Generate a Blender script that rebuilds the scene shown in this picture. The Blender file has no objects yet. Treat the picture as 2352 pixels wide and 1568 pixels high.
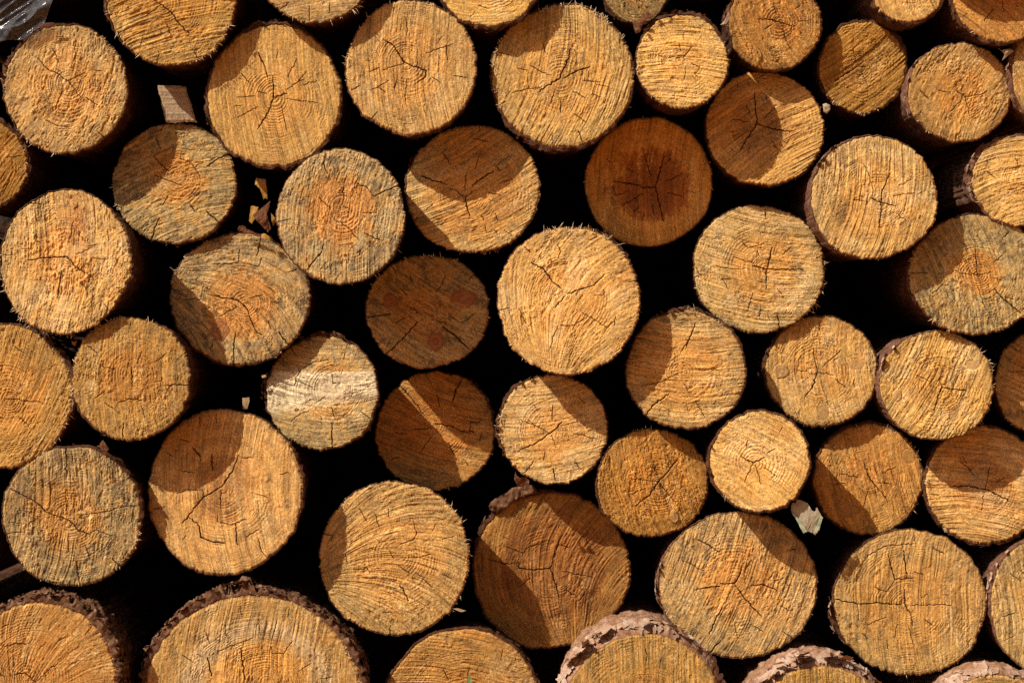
SKY_STRENGTH = .05; EXPOSURE = .22; USE_DENOISE = False
import bpy, math
import numpy as np
from mathutils import Vector

# ------------------------------------------------------------------ layout
PX = 0.0007          # metres per photo pixel (photo measured 2352 x 1568) on the plane y = 0
DCAM = 3.2           # camera distance to that plane
HC = 0.84            # camera height
KD = 0.70            # metres of depth (in PX units) per pixel of shadow shift
SUN = Vector((1.0, KD, -1.13)).normalized()     # direction the sunlight travels

scene = bpy.context.scene
COL = scene.collection

def place(cx, cy, z):
    """photo position + depth -> world position and local scale (metres per photo pixel)"""
    d = KD * z * PX
    s = PX * (DCAM + d) / DCAM
    return Vector(((cx - 1176.0) * s, d, HC - (cy - 784.0) * s)), s

REG = {'T0': (0, 0), 'T1': (784, 0), 'T2': (1568, 0), 'M0': (0, 509.6), 'M1': (784, 509.6), 'M2': (1568, 509.6),
       'B0': (0, 1019.2), 'B1': (784, 1019.2), 'B2': (1568, 1019.2)}
def z2d(reg, p):
    o = REG[reg]
    return (p[0] * 0.35 + o[0], p[1] * 0.35 + o[1])

# ------------------------------------------------------------------ noise
_tabs = {}
def tab(seed):
    seed = int(seed) % 97
    if seed not in _tabs:
        _tabs[seed] = np.random.default_rng(seed + 11).random((256, 256), dtype=np.float32) * 2 - 1
    return _tabs[seed]

def vn(x, y, seed=0):
    t = tab(seed)
    ox = (seed * 37.17) % 251; oy = (seed * 71.71) % 241
    x = x + ox; y = y + oy
    xi = np.floor(x).astype(np.int32); yi = np.floor(y).astype(np.int32)
    fx = (x - xi).astype(np.float32); fy = (y - yi).astype(np.float32)
    fx = fx * fx * (3 - 2 * fx); fy = fy * fy * (3 - 2 * fy)
    x0 = xi & 255; x1 = (xi + 1) & 255; y0 = yi & 255; y1 = (yi + 1) & 255
    a = t[x0, y0]; b = t[x1, y0]; c = t[x0, y1]; d = t[x1, y1]
    return (a + (b - a) * fx) * (1 - fy) + (c + (d - c) * fx) * fy

def fbm(x, y, seed=0, o=3):
    r = 0; a = 1.0; tot = 0
    for i in range(o):
        r = r + a * vn(x * 2 ** i, y * 2 ** i, seed + i * 5); tot += a; a *= 0.55
    return r / tot

def sst(a, b, x):
    t = np.clip((x - a) / (b - a), 0, 1)
    return t * t * (3 - 2 * t)

# ------------------------------------------------------------------ mesh helpers
def link(name, me, mat, parent=None):
    o = bpy.data.objects.new(name, me)
    if mat is not None:
        me.materials.append(mat)
    COL.objects.link(o)
    if parent is not None:
        o.parent = parent
    return o

def mesh_np(name, co, quads=None, tris=None, smooth=True, col=None):
    me = bpy.data.meshes.new(name)
    co = np.asarray(co, np.float32)
    loops = []; starts = []; n = 0
    fl = []
    if quads is not None and len(quads):
        q = np.asarray(quads, np.int32); fl.append((q.reshape(-1), 4, len(q)))
    if tris is not None and len(tris):
        t = np.asarray(tris, np.int32); fl.append((t.reshape(-1), 3, len(t)))
    lv = np.concatenate([f[0] for f in fl]); ls = []
    off = 0
    for arr, k, m in fl:
        ls.append(off + np.arange(m, dtype=np.int32) * k); off += m * k
    ls = np.concatenate(ls)
    me.vertices.add(len(co)); me.vertices.foreach_set('co', co.reshape(-1))
    me.loops.add(len(lv)); me.loops.foreach_set('vertex_index', lv)
    me.polygons.add(len(ls)); me.polygons.foreach_set('loop_start', ls)
    me.update(calc_edges=True)
    me.polygons.foreach_set('use_smooth', np.full(len(ls), smooth, dtype=bool))
    if col is not None:
        c = np.ones((len(co), 4), np.float32); c[:, :3] = col
        at = me.color_attributes.new('wood', 'FLOAT_COLOR', 'POINT')
        at.data.foreach_set('color', c.reshape(-1))
    me.update()
    return me

def tag(o, label=None, cat=None, group=None, kind=None):
    if label: o['label'] = label
    if cat: o['category'] = cat
    if group: o['group'] = group
    if kind: o['kind'] = kind
    return o

def empty(name, loc):
    o = bpy.data.objects.new(name, None); COL.objects.link(o)
    o.location = loc; o.empty_display_size = 0.05
    return o

def lin(*c):
    c = np.array(c, np.float32) / 255.0
    return np.where(c <= 0.04045, c / 12.92, ((c + 0.055) / 1.055) ** 2.4)

# ------------------------------------------------------------------ materials
def new_mat(name):
    m = bpy.data.materials.new(name); m.use_nodes = True
    nt = m.node_tree; b = nt.nodes['Principled BSDF']
    return m, nt, b

def N(nt, typ, **kw):
    n = nt.nodes.new(typ)
    for k, v in kw.items():
        if hasattr(n, k): setattr(n, k, v)
        else: n.inputs[k].default_value = v
    return n

def mat_face():
    m, nt, b = new_mat('sawn_wood')
    L = nt.links.new
    at = N(nt, 'ShaderNodeVertexColor', layer_name='wood')
    tc = N(nt, 'ShaderNodeTexCoord')
    n1 = N(nt, 'ShaderNodeTexNoise', Scale=640.0, Detail=5.0, Roughness=0.65)
    L(tc.outputs['Object'], n1.inputs['Vector'])
    r = N(nt, 'ShaderNodeMapRange'); r.inputs['From Min'].default_value = .3; r.inputs['From Max'].default_value = .7
    r.inputs['To Min'].default_value = .70; r.inputs['To Max'].default_value = 1.24
    L(n1.outputs['Fac'], r.inputs['Value'])
    mx = N(nt, 'ShaderNodeMix', data_type='RGBA', blend_type='MULTIPLY'); mx.inputs['Factor'].default_value = 1.0
    L(at.outputs['Color'], mx.inputs[6]); L(r.outputs['Result'], mx.inputs[7])
    L(mx.outputs[2], b.inputs['Base Color'])
    b.inputs['Roughness'].default_value = .8
    b.inputs['Specular IOR Level'].default_value = .25
    bp = N(nt, 'ShaderNodeBump', Strength=.8, Distance=.0012)
    n2 = N(nt, 'ShaderNodeTexNoise', Scale=950.0, Detail=3.0, Roughness=.6)
    L(tc.outputs['Object'], n2.inputs['Vector'])
    L(n2.outputs['Fac'], bp.inputs['Height']); L(bp.outputs['Normal'], b.inputs['Normal'])
    return m

def mat_bark(name, c1, c2, c3, scale=60., stretch=.35, fleck=.5, rough=.85, fleck_col=None):
    m, nt, b = new_mat(name)
    L = nt.links.new
    tc = N(nt, 'ShaderNodeTexCoord')
    mp = N(nt, 'ShaderNodeMapping'); mp.inputs['Scale'].default_value = (1, stretch, 1)
    L(tc.outputs['Object'], mp.inputs['Vector'])
    n1 = N(nt, 'ShaderNodeTexNoise', Scale=scale, Detail=6.0, Roughness=.62, Distortion=.6)
    L(mp.outputs['Vector'], n1.inputs['Vector'])
    cr = N(nt, 'ShaderNodeValToRGB')
    e = cr.color_ramp.elements
    e[0].position = .30; e[0].color = (*c1, 1); e[1].position = .70; e[1].color = (*c3, 1)
    k = e.new(.5); k.color = (*c2, 1)
    L(n1.outputs['Fac'], cr.inputs['Fac'])
    n3 = N(nt, 'ShaderNodeTexNoise', Scale=scale * 2.4, Detail=3.0, Roughness=.5)
    L(mp.outputs['Vector'], n3.inputs['Vector'])
    r3 = N(nt, 'ShaderNodeMapRange'); r3.inputs['From Min'].default_value = .60; r3.inputs['From Max'].default_value = .66
    r3.inputs['To Max'].default_value = fleck
    L(n3.outputs['Fac'], r3.inputs['Value'])
    mx = N(nt, 'ShaderNodeMix', data_type='RGBA')
    L(r3.outputs['Result'], mx.inputs['Factor']); L(cr.outputs['Color'], mx.inputs[6])
    mx.inputs[7].default_value = (*(fleck_col or tuple(x * .25 for x in c1)), 1)
    L(mx.outputs[2], b.inputs['Base Color'])
    b.inputs['Roughness'].default_value = rough; b.inputs['Specular IOR Level'].default_value = .2
    n2 = N(nt, 'ShaderNodeTexNoise', Scale=scale * 4, Detail=5.0, Roughness=.65)
    L(mp.outputs['Vector'], n2.inputs['Vector'])
    bp = N(nt, 'ShaderNodeBump', Strength=.8, Distance=.003)
    L(n2.outputs['Fac'], bp.inputs['Height']); L(bp.outputs['Normal'], b.inputs['Normal'])
    return m

def mat_simple(name, c1, c2, scale=200., rough=.8, spec=.25, bump=.4, bd=.001):
    m, nt, b = new_mat(name)
    L = nt.links.new
    tc = N(nt, 'ShaderNodeTexCoord')
    n1 = N(nt, 'ShaderNodeTexNoise', Scale=scale, Detail=5.0, Roughness=.6)
    L(tc.outputs['Object'], n1.inputs['Vector'])
    cr = N(nt, 'ShaderNodeValToRGB'); e = cr.color_ramp.elements
    e[0].position = .32; e[0].color = (*c1, 1); e[1].position = .68; e[1].color = (*c2, 1)
    L(n1.outputs['Fac'], cr.inputs['Fac']); L(cr.outputs['Color'], b.inputs['Base Color'])
    b.inputs['Roughness'].default_value = rough; b.inputs['Specular IOR Level'].default_value = spec
    bp = N(nt, 'ShaderNodeBump', Strength=bump, Distance=bd)
    L(n1.outputs['Fac'], bp.inputs['Height']); L(bp.outputs['Normal'], b.inputs['Normal'])
    return m

M_FACE = mat_face()
M_BARK = {
    'brown': mat_bark('brown_bark', (.030, .011, .005), (.070, .026, .011), (.15, .062, .028), 70.),
    'pale': mat_bark('pale_flaky_bark', (.17, .075, .038), (.31, .16, .09), (.46, .31, .22), 60., .8, .8, .8, (.08, .04, .03)),
    'tan': mat_bark('tan_bark', (.07, .027, .013), (.14, .06, .033), (.27, .15, .10), 80., .5, .5, .85, (.04, .018, .01)),
    'furrow': mat_bark('furrowed_bark', (.050, .019, .009), (.125, .052, .024), (.24, .145, .085), 55., .4, .6, .9, (.34, .25, .17)),
}
M_FIBRE = mat_simple('wood_fibre', (.50, .33, .16), (.74, .58, .38), 300., .75)
M_FLAKE = mat_bark('bark_flake_skin', (.27, .14, .08), (.39, .25, .17), (.52, .42, .34), 45., .8, .4, .8, (.22, .11, .07))
M_CHIP = mat_bark('brown_bark_scrap', (.06, .02, .009), (.14, .052, .022), (.25, .115, .055), 90., .8, .3)

# ------------------------------------------------------------------ the logs, measured in the photo
# key: (cx, cy, rx, ry, z, grey, (heart size, strength), (saw direction, amplitude), fuzz, tilt,
#       bark kind, bark thickness, [(direction, width, extra thickness)], [(from, to, density, length)] fibre fringes, knots, label)
LOGS = {
'A1': (151, 205, 144, 147, 160, .45, (.55, .5), (110, .35), 1.1, 0, 'brown', 3, [(250, 25, 5), (205, 22, 9)], [(95, 200, .9, 8), (300, 340, .5, 9)], [],
       'grainy tan log end directly below the clear plastic film, with a slanting crack'),
'A2': (395, -2, 150, 151, 115, .2, (.6, .4), (-14, 1.15), .8, -1, 'brown', 3, [(180, 25, 6)], [(15, 75, 1.5, 9), (120, 175, 1.3, 10)], [],
       'golden log end at the top edge with slanting saw ridges, right of the plastic film'),
'A3': (630, 220, 154, 163, 166, .05, (.55, .35), (82, .55), .35, 2, 'brown', 5, [(265, 30, 6), (75, 50, 3), (165, 20, 3)], [(175, 190, .6, 8)], [],
       'smooth golden log end with a star crack and feathery shadows in both upper corners'),
'A4': (725, -75, 132, 130, 96, .55, (.5, .3), (-8, .7), .7, 1, 'brown', 3, [], [(30, 80, 1.4, 12), (90, 130, .8, 8)], [],
       'pale log end cut off by the top edge, with white splinters at its lower right'),
'A5': (943, 155, 151, 156, 136, .35, (.6, .35), (88, .75), .6, 2, 'brown', 3, [(95, 40, 2)], [(150, 215, 1.0, 7), (215, 300, .6, 8), (20, 80, .5, 6)], [],
       'tan log end with clear rings and an elbow crack, shadow on its upper left rim'),
'A6': (1122, -58, 122, 120, 135, .1, (.5, .3), (2, .6), .5, 3, 'brown', 6, [(95, 50, 4)], [(15, 60, .5, 6)], [],
       'bright yellow log end with level saw lines, only its lower arc inside the top edge'),
'A7': (1292, 175, 164, 166, 169, .3, (.65, .4), (106, .95), .7, 2, 'brown', 4, [(110, 35, 9), (60, 20, 2)], [(-75, 45, 2.0, 8), (150, 215, 1.0, 8), (250, 290, .8, 8)], [],
       'large tan log end with a frayed right rim and a shadow on its upper left'),
'A8': (1462, -22, 74, 76, 360, .4, (.5, .2), (60, .5), .8, 0, 'brown', 5, [(150, 40, 4)], [], [],
       'dim recessed log end at the top edge between two big bright log ends'),
'A9': (1567, 142, 105, 109, 160, .15, (.5, .45), (4, 1.45), .8, 4, 'brown', 4, [(300, 40, 5), (240, 25, 6)], [(-30, 70, 1.6, 7), (75, 140, .8, 5), (160, 220, .5, 7)], [],
       'small bright log end with bold level saw ridges, right of the frayed large log end'),
'A10': (1780, 55, 108, 106, 225, .15, (.5, .4), (62, .4), 1.1, -2, 'brown', 4, [(195, 25, 7)], [(170, 215, .7, 8)], [],
        'grainy golden log end touching the top edge, with a short level crack in its middle'),
'A11': (1982, 155, 101, 105, 295, .0, (.4, .3), (-36, 1.25), .7, -3, 'brown', 5, [(-50, 40, 4)], [(70, 165, 1.5, 6)], [],
        'small amber log end with diagonal saw ridges and a shaded upper left quarter'),
'A12': (2085, -36, 87, 87, 168, .1, (.5, .2), (75, .4), .9, 2, 'brown', 5, [(95, 50, 4)], [(110, 150, .5, 6)], [],
        'small log end cut by the top edge, half shaded, above the small amber log end'),
'A13': (2302, -12, 112, 111, 122, .05, (.55, .4), (40, .6), .6, 2, 'brown', 5, [(120, 50, 3)], [(80, 150, .5, 6)], [],
        'log end in the top right corner, mostly shaded with a lit crescent below left'),
'A14': (2205, 212, 118, 114, 192, .35, (.5, .35), (-62, .5), 1.0, 0, 'tan', 2, [(190, 35, 4), (150, 20, 2)], [(125, 170, .9, 9)], [],
        'speckled yellow log end with pinkish bark down its left side, below the top right corner'),
'A15': (2412, 168, 88, 112, 150, .3, (.5, .3), (60, .5), .7, 0, 'tan', 6, [(180, 40, 6)], [], [],
        'log mostly beyond the right edge, showing a sliver of grey bark near the top right'),
'B1': (-42, 378, 104, 104, 190, .0, (.7, .5), (120, .7), .6, -3, 'brown', 6, [(-40, 50, 5)], [(-60, 40, .5, 8)], [],
       'amber log end peeping in at the left edge, above the big rough left log end'),
'B3': (400, 421, 143, 141, 261, .95, (.42, .75), (-18, .7), .9, 2, 'brown', 2, [(60, 30, 3)], [(140, 190, 1.3, 9), (60, 140, .5, 6)], [],
       'weathered grey log end with an orange centre, its upper left in hard shadow'),
'B4': (783, 497, 148, 155, 122, 1.0, (.52, .95), (97, .75), .9, 2, 'brown', 2, [(150, 40, 2)], [(20, 110, 1.2, 7)], [],
       'grey weathered log end with a sharply marked orange heart and fully sunlit face'),
'B5': (1085, 435, 154, 149, 262, .45, (.72, .55), (-27, .95), .6, 2, 'brown', 2, [(190, 20, 4)], [(35, 130, 1.8, 8)], [],
       'log end with a rounded shadow over its upper half and lit diagonal saw lines below'),
'B6': (1490, 420, 146, 149, 372, .0, (.62, 1.0), (92, .12), .25, 0, 'brown', 2, [], [(180, 290, 1.2, 4), (-20, 20, .3, 8)], [],
       'smooth orange brown log end wholly in shade, a forked crack in its dark heart'),
'B7': (1757, 295, 136, 132, 296, .0, (.58, .5), (-32, 1.05), .6, 2, 'brown', 3, [(60, 40, 2)], [(-50, 60, 1.0, 7), (60, 110, .4, 6)], [],
       'log end with a three armed crack, dark shaded left half and bright right half'),
'B8': (2007, 453, 146, 143, 141, .3, (.6, .45), (101, .95), .7, 2, 'tan', 1.6, [(215, 22, 4), (250, 20, 2), (160, 20, 2.5)], [(60, 130, 1.0, 5), (-20, 40, .5, 6)], [],
       'sunlit log end with grey streaks on its left and a pale central crack cross'),
'B9': (2338, 415, 102, 104, 206, .1, (.5, .3), (-12, 1.0), .7, 3, 'tan', 4, [(200, 40, 11)], [(110, 180, .6, 8)], [],
       'log end cut by the right edge, wrapped in thick pinkish bark on its left'),
'C1': (150, 600, 152, 167, 89, .3, (.5, .6), (93, .85), 1.2, 4, 'brown', 2, [(0, 40, 5)], [(80, 155, 2.2, 12), (155, 200, .8, 8)], [],
       'large rough log end at the left edge with an orange streak and shaggy lower rim'),
'C2': (553, 685, 160, 152, 276, .9, (.5, .7), (12, .6), .8, 0, 'brown', 3, [(120, 40, 3), (-55, 35, 3)], [(190, 240, 1.2, 9), (20, 80, .4, 6)], [(505, 758, 22, 26)],
       'grey log end with a curved crack down its middle and a shaded lower left edge'),
'C3': (982, 715, 142, 131, 325, .85, (.42, .6), (30, .25), .6, 0, 'brown', 2, [], [(190, 300, 1.2, 7), (-20, 40, .7, 7)], [(897, 690, 17, 18), (1064, 686, 33, 24), (1000, 784, 20, 22)],
       'shaded grey brown log end with three red brown knots'),
'C4': (1305, 690, 164, 170, 199, .15, (.5, .35), (114, .7), .9, 4, 'brown', 2, [(-50, 30, 6)], [(250, 320, 1.0, 12), (-40, 20, .6, 6), (80, 170, .9, 5)], [],
       'large bright log end in the middle of the pile, fully sunlit, with radiating ridges'),
'C5': (1742, 617, 152, 146, 344, .6, (.55, .45), (10, .8), .7, 2, 'brown', 2, [], [(-10, 60, 1.6, 15), (120, 180, .4, 5)], [],
       'tan log end with a level forked crack and long splinters sticking out on the right'),
'C6': (2242, 630, 153, 139, 213, .9, (.36, .9), (70, .5), 1.0, 0, 'brown', 3, [(170, 50, 3)], [(110, 200, 1.3, 10)], [],
       'grey olive log end near the right edge with an orange core, its left half shaded'),
'D0': (3, 910, 163, 166, 144, .1, (.6, .45), (118, .8), .9, 0, 'brown', 4, [(-30, 40, 8)], [(-60, 60, 1.8, 9)], [],
       'golden log end cut by the left edge with a furry right rim'),
'D1': (300, 870, 138, 142, 95, .35, (.5, .55), (90, .5), 1.0, 0, 'brown', 2, [(150, 40, 3), (-45, 30, 2)], [(165, 300, 2.2, 10), (-30, 10, .4, 6)], [],
       'golden log end beside the furry rimmed left one, bristling with fibres along its upper left'),
'D2': (741, 901, 132, 131, 302, .75, (.5, .4), (4, .7), .9, 6, 'brown', 2, [(-88, 28, 9), (180, 20, 7), (30, 30, 3)], [(-20, 60, .9, 6), (60, 120, .7, 5)], [],
       'pale log end with a whitish band across it and dark loose bark on top'),
'D3': (1000, 990, 138, 136, 480, .35, (.65, .6), (16, .5), .5, 0, 'brown', 2, [(-30, 30, 4)], [(20, 80, .6, 6)], [],
       'shaded brown log end crossed by one thin diagonal strip of sunlight'),
'D4': (1270, 985, 125, 127, 336, .5, (.55, .4), (-10, .6), .8, 2, 'brown', 3, [(215, 35, 5), (170, 20, 4)], [(-60, 30, 1.0, 7), (150, 200, .6, 9)], [],
       'tan log end with close rings, tucked under the large bright central log end'),
'D5': (1575, 850, 139, 137, 258, .5, (.6, .45), (3, .75), .8, 2, 'brown', 3, [(270, 35, 6), (-20, 30, 2)], [(250, 310, 1.0, 12), (50, 120, .8, 6)], [],
       'log end with a curved shadow over its left third and fibres along its top rim'),
'D6': (1887, 852, 127, 126, 354, .1, (.45, .4), (84, .45), .9, 1, 'brown', 4, [(200, 35, 4)], [(40, 110, 1.2, 7), (-15, 20, .6, 7)], [(1795, 852, 19, 18), (1967, 836, 20, 14), (1891, 945, 14, 22)],
       'yellow log end with three tan knots and a slim shadow on its lower left'),
'D7': (2152, 885, 131, 125, 240, .1, (.5, .35), (117, .95), 1.1, 2, 'tan', 2, [(215, 25, 5), (140, 30, 1)], [(-40, 60, 1.4, 11)], [(2062, 908, 11, 14), (2234, 838, 15, 12), (2191, 953, 12, 14)],
       'coarse yellow log end with pink bark along its upper left and a ragged right rim'),
'D8': (2388, 880, 103, 118, 354, .7, (.5, .4), (20, .5), .7, 0, 'brown', 3, [], [(100, 180, .6, 7)], [],
       'dark shaded log end cut by the right edge halfway up'),
'E0': (165, 1187, 160, 159, 148, .85, (.5, .5), (95, .85), 1.1, 0, 'brown', 3, [(-40, 40, 5), (250, 25, 4)], [(0, 60, .8, 8), (180, 230, .9, 8), (90, 140, .5, 6)], [],
       'olive grey log end at the left with long cracks meeting at its centre'),
'E1': (515, 1128, 179, 192, 202, .2, (.40, .5), (88, .45), .5, 3, 'brown', 2, [(-15, 25, 6), (100, 40, 2)], [(-50, 0, .5, 6)], [],
       'big smooth golden log end with a rounded shadow at upper left and jagged crack'),
'E2': (1500, 1110, 130, 127, 327, .0, (.55, .3), (72, .45), 1.1, -3, 'brown', 3, [(160, 30, 3)], [(195, 270, .9, 9), (150, 190, .6, 6)], [(1549, 1187, 11, 15)],
       'amber log end with one straight diagonal crack and a small knot at its lower right'),
'E3': (1745, 1060, 114, 116, 210, .1, (.45, .35), (32, .5), .7, 5, 'brown', 5, [(170, 30, 3), (60, 40, 2)], [(70, 140, 1.1, 6), (200, 250, .4, 7)], [],
       'small bright yellow log end with a tiny Y crack, above a pale folded scrap'),
'E4': (1995, 1100, 127, 127, 396, .05, (.5, .35), (76, .75), .8, 1, 'brown', 4, [(260, 40, 3)], [(-50, 40, 1.6, 8), (250, 300, .6, 8)], [(1941, 1171, 20, 20), (2088, 1047, 16, 17)],
       'log end split by a straight diagonal shadow, a dark knot in the shaded part'),
'E5': (2262, 1112, 136, 133, 353, .05, (.55, .5), (8, .95), .6, 3, 'brown', 5, [(110, 60, 3)], [(160, 200, 1.2, 8), (90, 150, .8, 5)], [],
       'right edge log end with its upper half in deep shadow and wavy saw lines below'),
'F1': (905, 1282, 174, 178, 282, .3, (.6, .3), (-26, 1.2), .8, 0, 'brown', 2, [], [(-70, 50, 1.6, 9), (225, 280, .6, 7)], [(931, 1192, 13, 11)],
       'large tan log end with fan shaped saw ridges and a bristly right rim'),
'F2': (1267, 1310, 181, 181, 466, .15, (.7, .65), (112, .95), .6, -2, 'brown', 3, [(240, 25, 12), (215, 22, 5)], [(200, 240, .8, 8)], [],
       'large brown log end with a lit band between two diagonal shadows, bark lump on top'),
'F3': (1697, 1345, 183, 168, 339, .7, (.5, .5), (112, .95), .9, 1, 'tan', 1.5, [(178, 25, 6)], [(-10, 60, .6, 6), (120, 170, .6, 6)], [],
       'large grey tan log end with a bold forked crack, shaded along its upper right'),
'F4': (2090, 1383, 177, 169, 321, .35, (.6, .3), (92, .65), .6, 0, 'brown', 2, [(165, 14, 11), (240, 40, 1)], [(20, 110, 1.0, 5)], [],
       'large golden log end with a long level crack and peeling bark on its left'),
'F5': (2420, 1388, 146, 164, 290, .6, (.5, .3), (84, .6), .6, 0, 'tan', 3, [(205, 35, 6)], [], [],
       'log end cut by the right edge near the bottom, rimmed by thin pinkish bark'),
'G1': (92, 1572, 176, 190, 40, .1, (.6, .35), (-52, .75), .6, -1, 'furrow', 11, [(-40, 40, 7), (-80, 30, 4)], [(-70, 10, .3, 7)], [],
       'log end with thick rough bark in the bottom left corner'),
'G2': (580, 1606, 250, 236, 135, .4, (.5, .3), (91, .7), .6, 0, 'furrow', 10, [(262, 12, 18), (238, 14, 9), (205, 14, 9), (-25, 14, 6)], [(-30, 20, .8, 9)], [],
       'biggest log end, at the bottom edge, crowned with thick craggy bark'),
'G3': (1062, 1644, 186, 202, 245, .2, (.5, .25), (12, .7), .7, -2, 'brown', 5, [(-50, 30, 5)], [], [],
       'golden log end at the bottom edge between a craggy barked and a white barked log'),
'G4': (1480, 1640, 183, 184, 60, .45, (.5, .25), (94, .7), .6, 0, 'pale', 14, [(245, 50, 9)], [], [],
       'log at the bottom edge with wide flaky pink and white bark, left of its twin'),
'G5': (1885, 1694, 168, 165, 100, .45, (.5, .25), (93, .7), .6, 0, 'pale', 14, [(250, 50, 9)], [], [],
       'flaky pink barked log at the bottom edge below the large golden level cracked log'),
'G6': (2288, 1700, 150, 152, 135, .3, (.5, .25), (4, .6), .6, 0, 'pale', 13, [], [], [],
       'log just showing its bark in the bottom right corner'),
}

OFFLOGS = [(60, -175, 148, 280), (245, -300, 140, 260), (560, -300, 145, 260), (925, -270, 150, 300), (1330, -215, 128, 320),
           (1632, -128, 112, 340), (1850, -190, 120, 330), (1996, -118, 78, 165), (2268, -212, 168, 40), (2520, 20, 120, 300), (2540, -250, 150, 300),
           (2560, 640, 150, 330), (2560, 1130, 140, 380), (2640, 900, 130, 330), (2610, 1420, 120, 330), (2470, 1720, 120, 200),
           (-190, 190, 140, 250), (-260, 640, 190, 200), (-250, 1000, 140, 250), (-160, 1240, 140, 220), (-230, 1560, 150, 120), (-150, -90, 140, 260)]

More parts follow.
